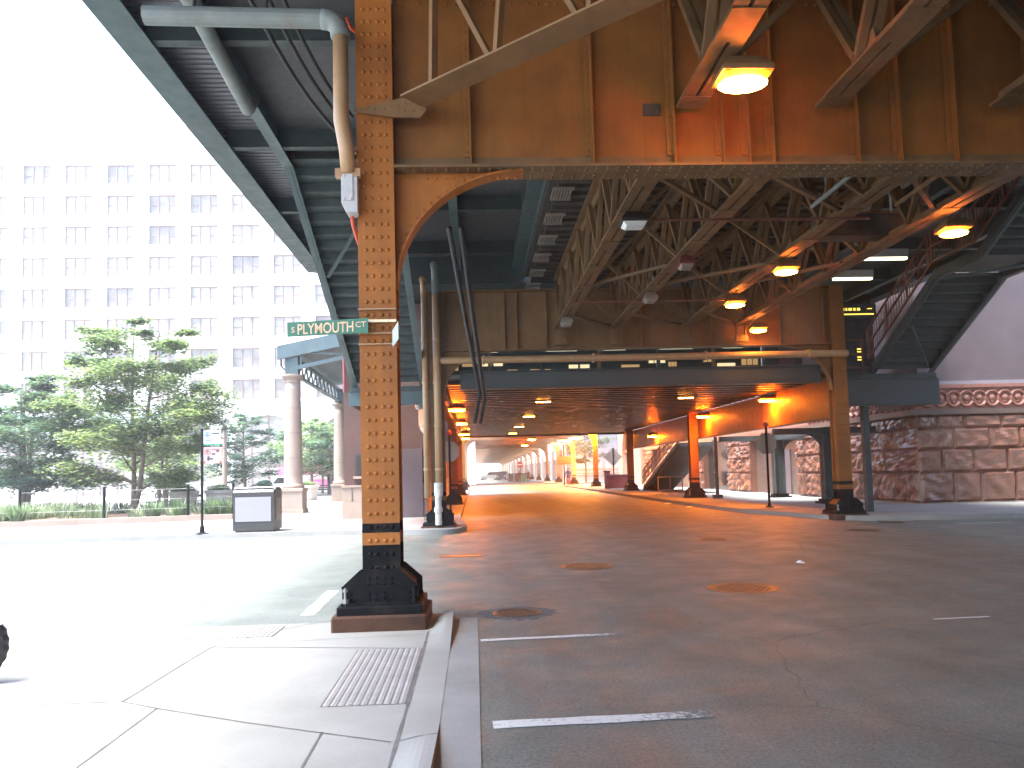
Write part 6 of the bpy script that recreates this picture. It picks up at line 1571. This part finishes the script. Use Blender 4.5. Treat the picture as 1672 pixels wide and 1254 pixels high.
for wx in (-2, 2):
    mb = MB(); mb.tube([(x+wx, 78.95, 0.42), (x+wx, 79.3, 0.42)], 0.42, 16); mb.build('wheel', M['cartire'], t)
c = at_y(258, 790, 70); simple_car('parked_car', 'pale car half hidden behind the park planters', c.x+1.0, 72, radians(5), M['carsilver'])
c = at_y(455, 785, 74); simple_car('parked_car', 'white car beyond the litter bin left of the stone column', c.x, 76, radians(185), M['white'])

# ---------------------------------------------------------------- cream office block behind the park
wb = thing('office_block', 'large cream office block with rows of triple windows filling the left background', 'building', (-38, 98, 0))
BY = 98.0; FX0 = at_y(57.5, 540, BY).x; PIT = 5.03; FH = 3.84
rows_z = [11.35+FH*k for k in range(8)]; cols = [FX0-PIT+PIT*k for k in range(12)]
mb = MB(); hwid = 1.68
xa, xb = cols[0]-PIT/2, cols[-1]+PIT/2
edges = [xa]
for cxx in cols: edges += [cxx-hwid, cxx+hwid]
edges.append(xb)
for i in range(0, len(edges), 2): mb.box(edges[i], edges[i+1], BY-0.12, BY+1, 11.25, 45)
mb.build('piers', M['facade'], wb)
for k, z in enumerate(rows_z):
    mb = MB(); za = z+2.4; zb_ = (rows_z[k+1] if k < 7 else 45)
    for cxx in cols: mb.box(cxx-hwid, cxx+hwid, BY, BY+1, za, zb_)
    mb.build('spandrel', M['facade'], wb)
mb = MB(); mb.box(xa-0.4, xb+0.4, BY-0.9, BY+1, 10.75, 11.2); mb.box(xa-0.2, xb+0.2, BY-0.6, BY+1, 10.3, 10.74); mb.build('cornice', M['facade'], wb)
mb = MB(); mb.box(xa-0.6, xb+0.6, BY-1.1, BY+1, 45.01, 46.2); mb.build('cornice', M['facade'], wb)
n = 14; mb = MB(); glz = []
for i in range(0, 12, 2):
    ac = (cols[i]+cols[i+1])/2; aw = 4.1; az = 5.6
    mb.box(ac-5.03, ac-aw, BY-0.1, BY+1, 0.12, 10.29); mb.box(ac+aw, ac+5.03, BY-0.1, BY+1, 0.12, 10.29)
    for k in range(n):
        a0, a1 = k/n*pi, (k+1)/n*pi; q0 = (ac-aw*cos(a0), az+aw*0.9*sin(a0)); q1 = (ac-aw*cos(a1), az+aw*0.9*sin(a1))
        mb.prism([q0, q1, (q1[0], 10.29), (q0[0], 10.29)], (0, BY-0.1, 0), (1, 0, 0), (0, 0, 1), (0, 1.1, 0))
    glz.append(ac)
mb.build('arcade_wall', M['facade'], wb)
for ac in glz:
    m2 = MB(); m2.box(ac-4.1, ac+4.1, BY+0.5, BY+0.55, 0.12, 9.4)
    g_ = m2.build('arch_window', M['pane_a'], wb)
    m2 = MB()
    for u in (-2.05, 0, 2.05): m2.box(ac+u-0.08, ac+u+0.08, BY+0.42, BY+0.5, 0.12, 9.3)
    for z in (3.2, 5.6): m2.box(ac-4.1, ac+4.1, BY+0.43, BY+0.49, z-0.08, z+0.08)
    m2.build('frame', M['winframe'], g_)
# one window, copied over the facade: frame with two mullions and sash bars, and its pane
def window_proto(pane):
    wx, wz = cols[0], rows_z[0]
    f = MB()
    for u in (-hwid, -0.60, 0.60, hwid): f.box(wx+u-0.055, wx+u+0.055, BY+0.22, BY+0.34, wz, wz+2.4)
    f.box(wx-hwid, wx+hwid, BY+0.225, BY+0.335, wz+2.31, wz+2.4); f.box(wx-hwid, wx+hwid, BY+0.225, BY+0.335, wz, wz+0.08)
    for a_, b_ in ((-hwid, -0.6), (0.6, hwid)): f.box(wx+a_+.055, wx+b_-.055, BY+0.24, BY+0.32, wz+1.15, wz+1.23)
    w = f.build('window', M['winframe'], wb)
    p_ = MB(); p_.box(wx-hwid+.01, wx+hwid-.01, BY+0.36, BY+0.40, wz, wz+2.4); p_.build('pane', M[pane], w)
    return w
protos = [window_proto(p_) for p_ in ('pane_a', 'pane_b', 'pane_c')]
base_loc = Vector(protos[0].location); r3 = random.Random(4); used = set()
for k, z in enumerate(rows_z):
    for j, cxx in enumerate(cols):
        pi_ = r3.choices((0, 1, 2), (5, 4, 3))[0]; loc = base_loc+Vector((cxx-cols[0], 0, z-rows_z[0]))
        if pi_ not in used: protos[pi_].location = loc; used.add(pi_)
        else: copy_tree(protos[pi_], wb, loc)
mb = MB(); mb.box(xa, xb, BY+0.9, BY+14, 0.12, 44.9); mb.build('core', M['facade'], wb)

# ---------------------------------------------------------------- motor scooter at the left edge, only its tyre reaching into the view
sc = at_z(12, 1112, 0.03); wx, wy, wr = sc.x-0.30, sc.y+0.02, 0.285
t = thing('motor_scooter', 'parked motor scooter cut by the left edge, black knobbly tyre under a grey mudguard', 'motor scooter', (wx, wy, 0.03))
mb = MB(); vs = []; n, m_ = 44, 10; cz = 0.03+wr
for k in range(n):
    a = 2*pi*k/n
    for j in range(m_):
        b_ = 2*pi*j/m_; kn = 0.012 if (k % 2 and cos(b_) > 0.2) else 0; rr = wr-0.06+(0.06+kn)*cos(b_)
        vs.append((wx+rr*cos(a), wy+0.07*sin(b_), cz+rr*sin(a)))
mb.add(vs, [(k*m_+j, ((k+1) % n)*m_+j, ((k+1) % n)*m_+(j+1) % m_, k*m_+(j+1) % m_) for k in range(n) for j in range(m_)])
wh = mb.build('tyre', M['cartire'], t)
mb = MB(); mb.tube([(wx, wy-0.05, cz), (wx, wy+0.05, cz)], wr-0.11, 20); mb.tube([(wx, wy-0.1, cz), (wx, wy+0.1, cz)], 0.04, 10); mb.build('rim', M['carsilver'], wh)
mb = MB(); arc = [(wx+(wr+0.04)*cos(a), wy, cz+(wr+0.04)*sin(a)) for a in lin(radians(32), radians(170), 12)]
for a, b_ in zip(arc[:-1], arc[1:]): mb.bar(a, b_, 0.17, 0.014, up=(a[0]-wx, 0, a[2]-cz))
mb.build('mudguard', M['lightgrey'], t)
for s in (-0.1, 0.1):
    mb = MB(); mb.tube([(wx, wy+s, cz), (wx-0.32, wy+s*0.8, cz+0.62)], 0.022, 8); mb.build('fork', M['carsilver'], t)
mb = MB(); mb.prism([(-0.30, 0.9), (-0.22, 0.45), (-0.5, 0.12), (-1.0, 0.12), (-1.55, 0.3), (-1.65, 0.66), (-1.05, 0.62), (-0.95, 0.22), (-0.55, 0.24), (-0.42, 0.9)], (wx, wy-0.17, 0.1), (1, 0, 0), (0, 0, 1), (0, 0.34, 0)); mb.build('body', M['cardark'], t)
mb = MB(); mb.cbox(wx-1.65, wx-1.0, wy-0.15, wy+0.15, 0.77, 0.87, 0.03); mb.build('seat', M['ink'], t)
mb = MB(); mb.tube([(wx-0.38, wy-0.33, 1.08), (wx-0.36, wy, 1.04), (wx-0.38, wy+0.33, 1.08)], 0.02, 8); mb.build('handlebar', M['carsilver'], t)
mb = MB(); mb.tube([(wx-1.38, wy-0.06, cz), (wx-1.38, wy+0.06, cz)], wr-0.02, 24); mb.build('tyre', M['cartire'], t)

# ---------------------------------------------------------------- thin haze volume added to imitate veiling glare and lamp halos
mb = MB(); mb.box(-100, 100, -80, 430, -1.0, 60)
hm = bpy.data.materials.new('thin_haze'); hm.use_nodes = True; nt = hm.node_tree; nt.nodes.clear()
out = N(nt, 'ShaderNodeOutputMaterial'); pv = N(nt, 'ShaderNodeVolumePrincipled')
pv.inputs['Density'].default_value = 0.0015; pv.inputs['Color'].default_value = (0.95, 0.95, 0.95, 1); pv.inputs['Anisotropy'].default_value = 0.3
L(nt, pv.outputs[0], out.inputs['Volume'])
tag(mb.build('haze', hm, kind='stuff'), 'thin haze volume added over the whole street to imitate glare', 'haze')

bpy.context.view_layer.update()
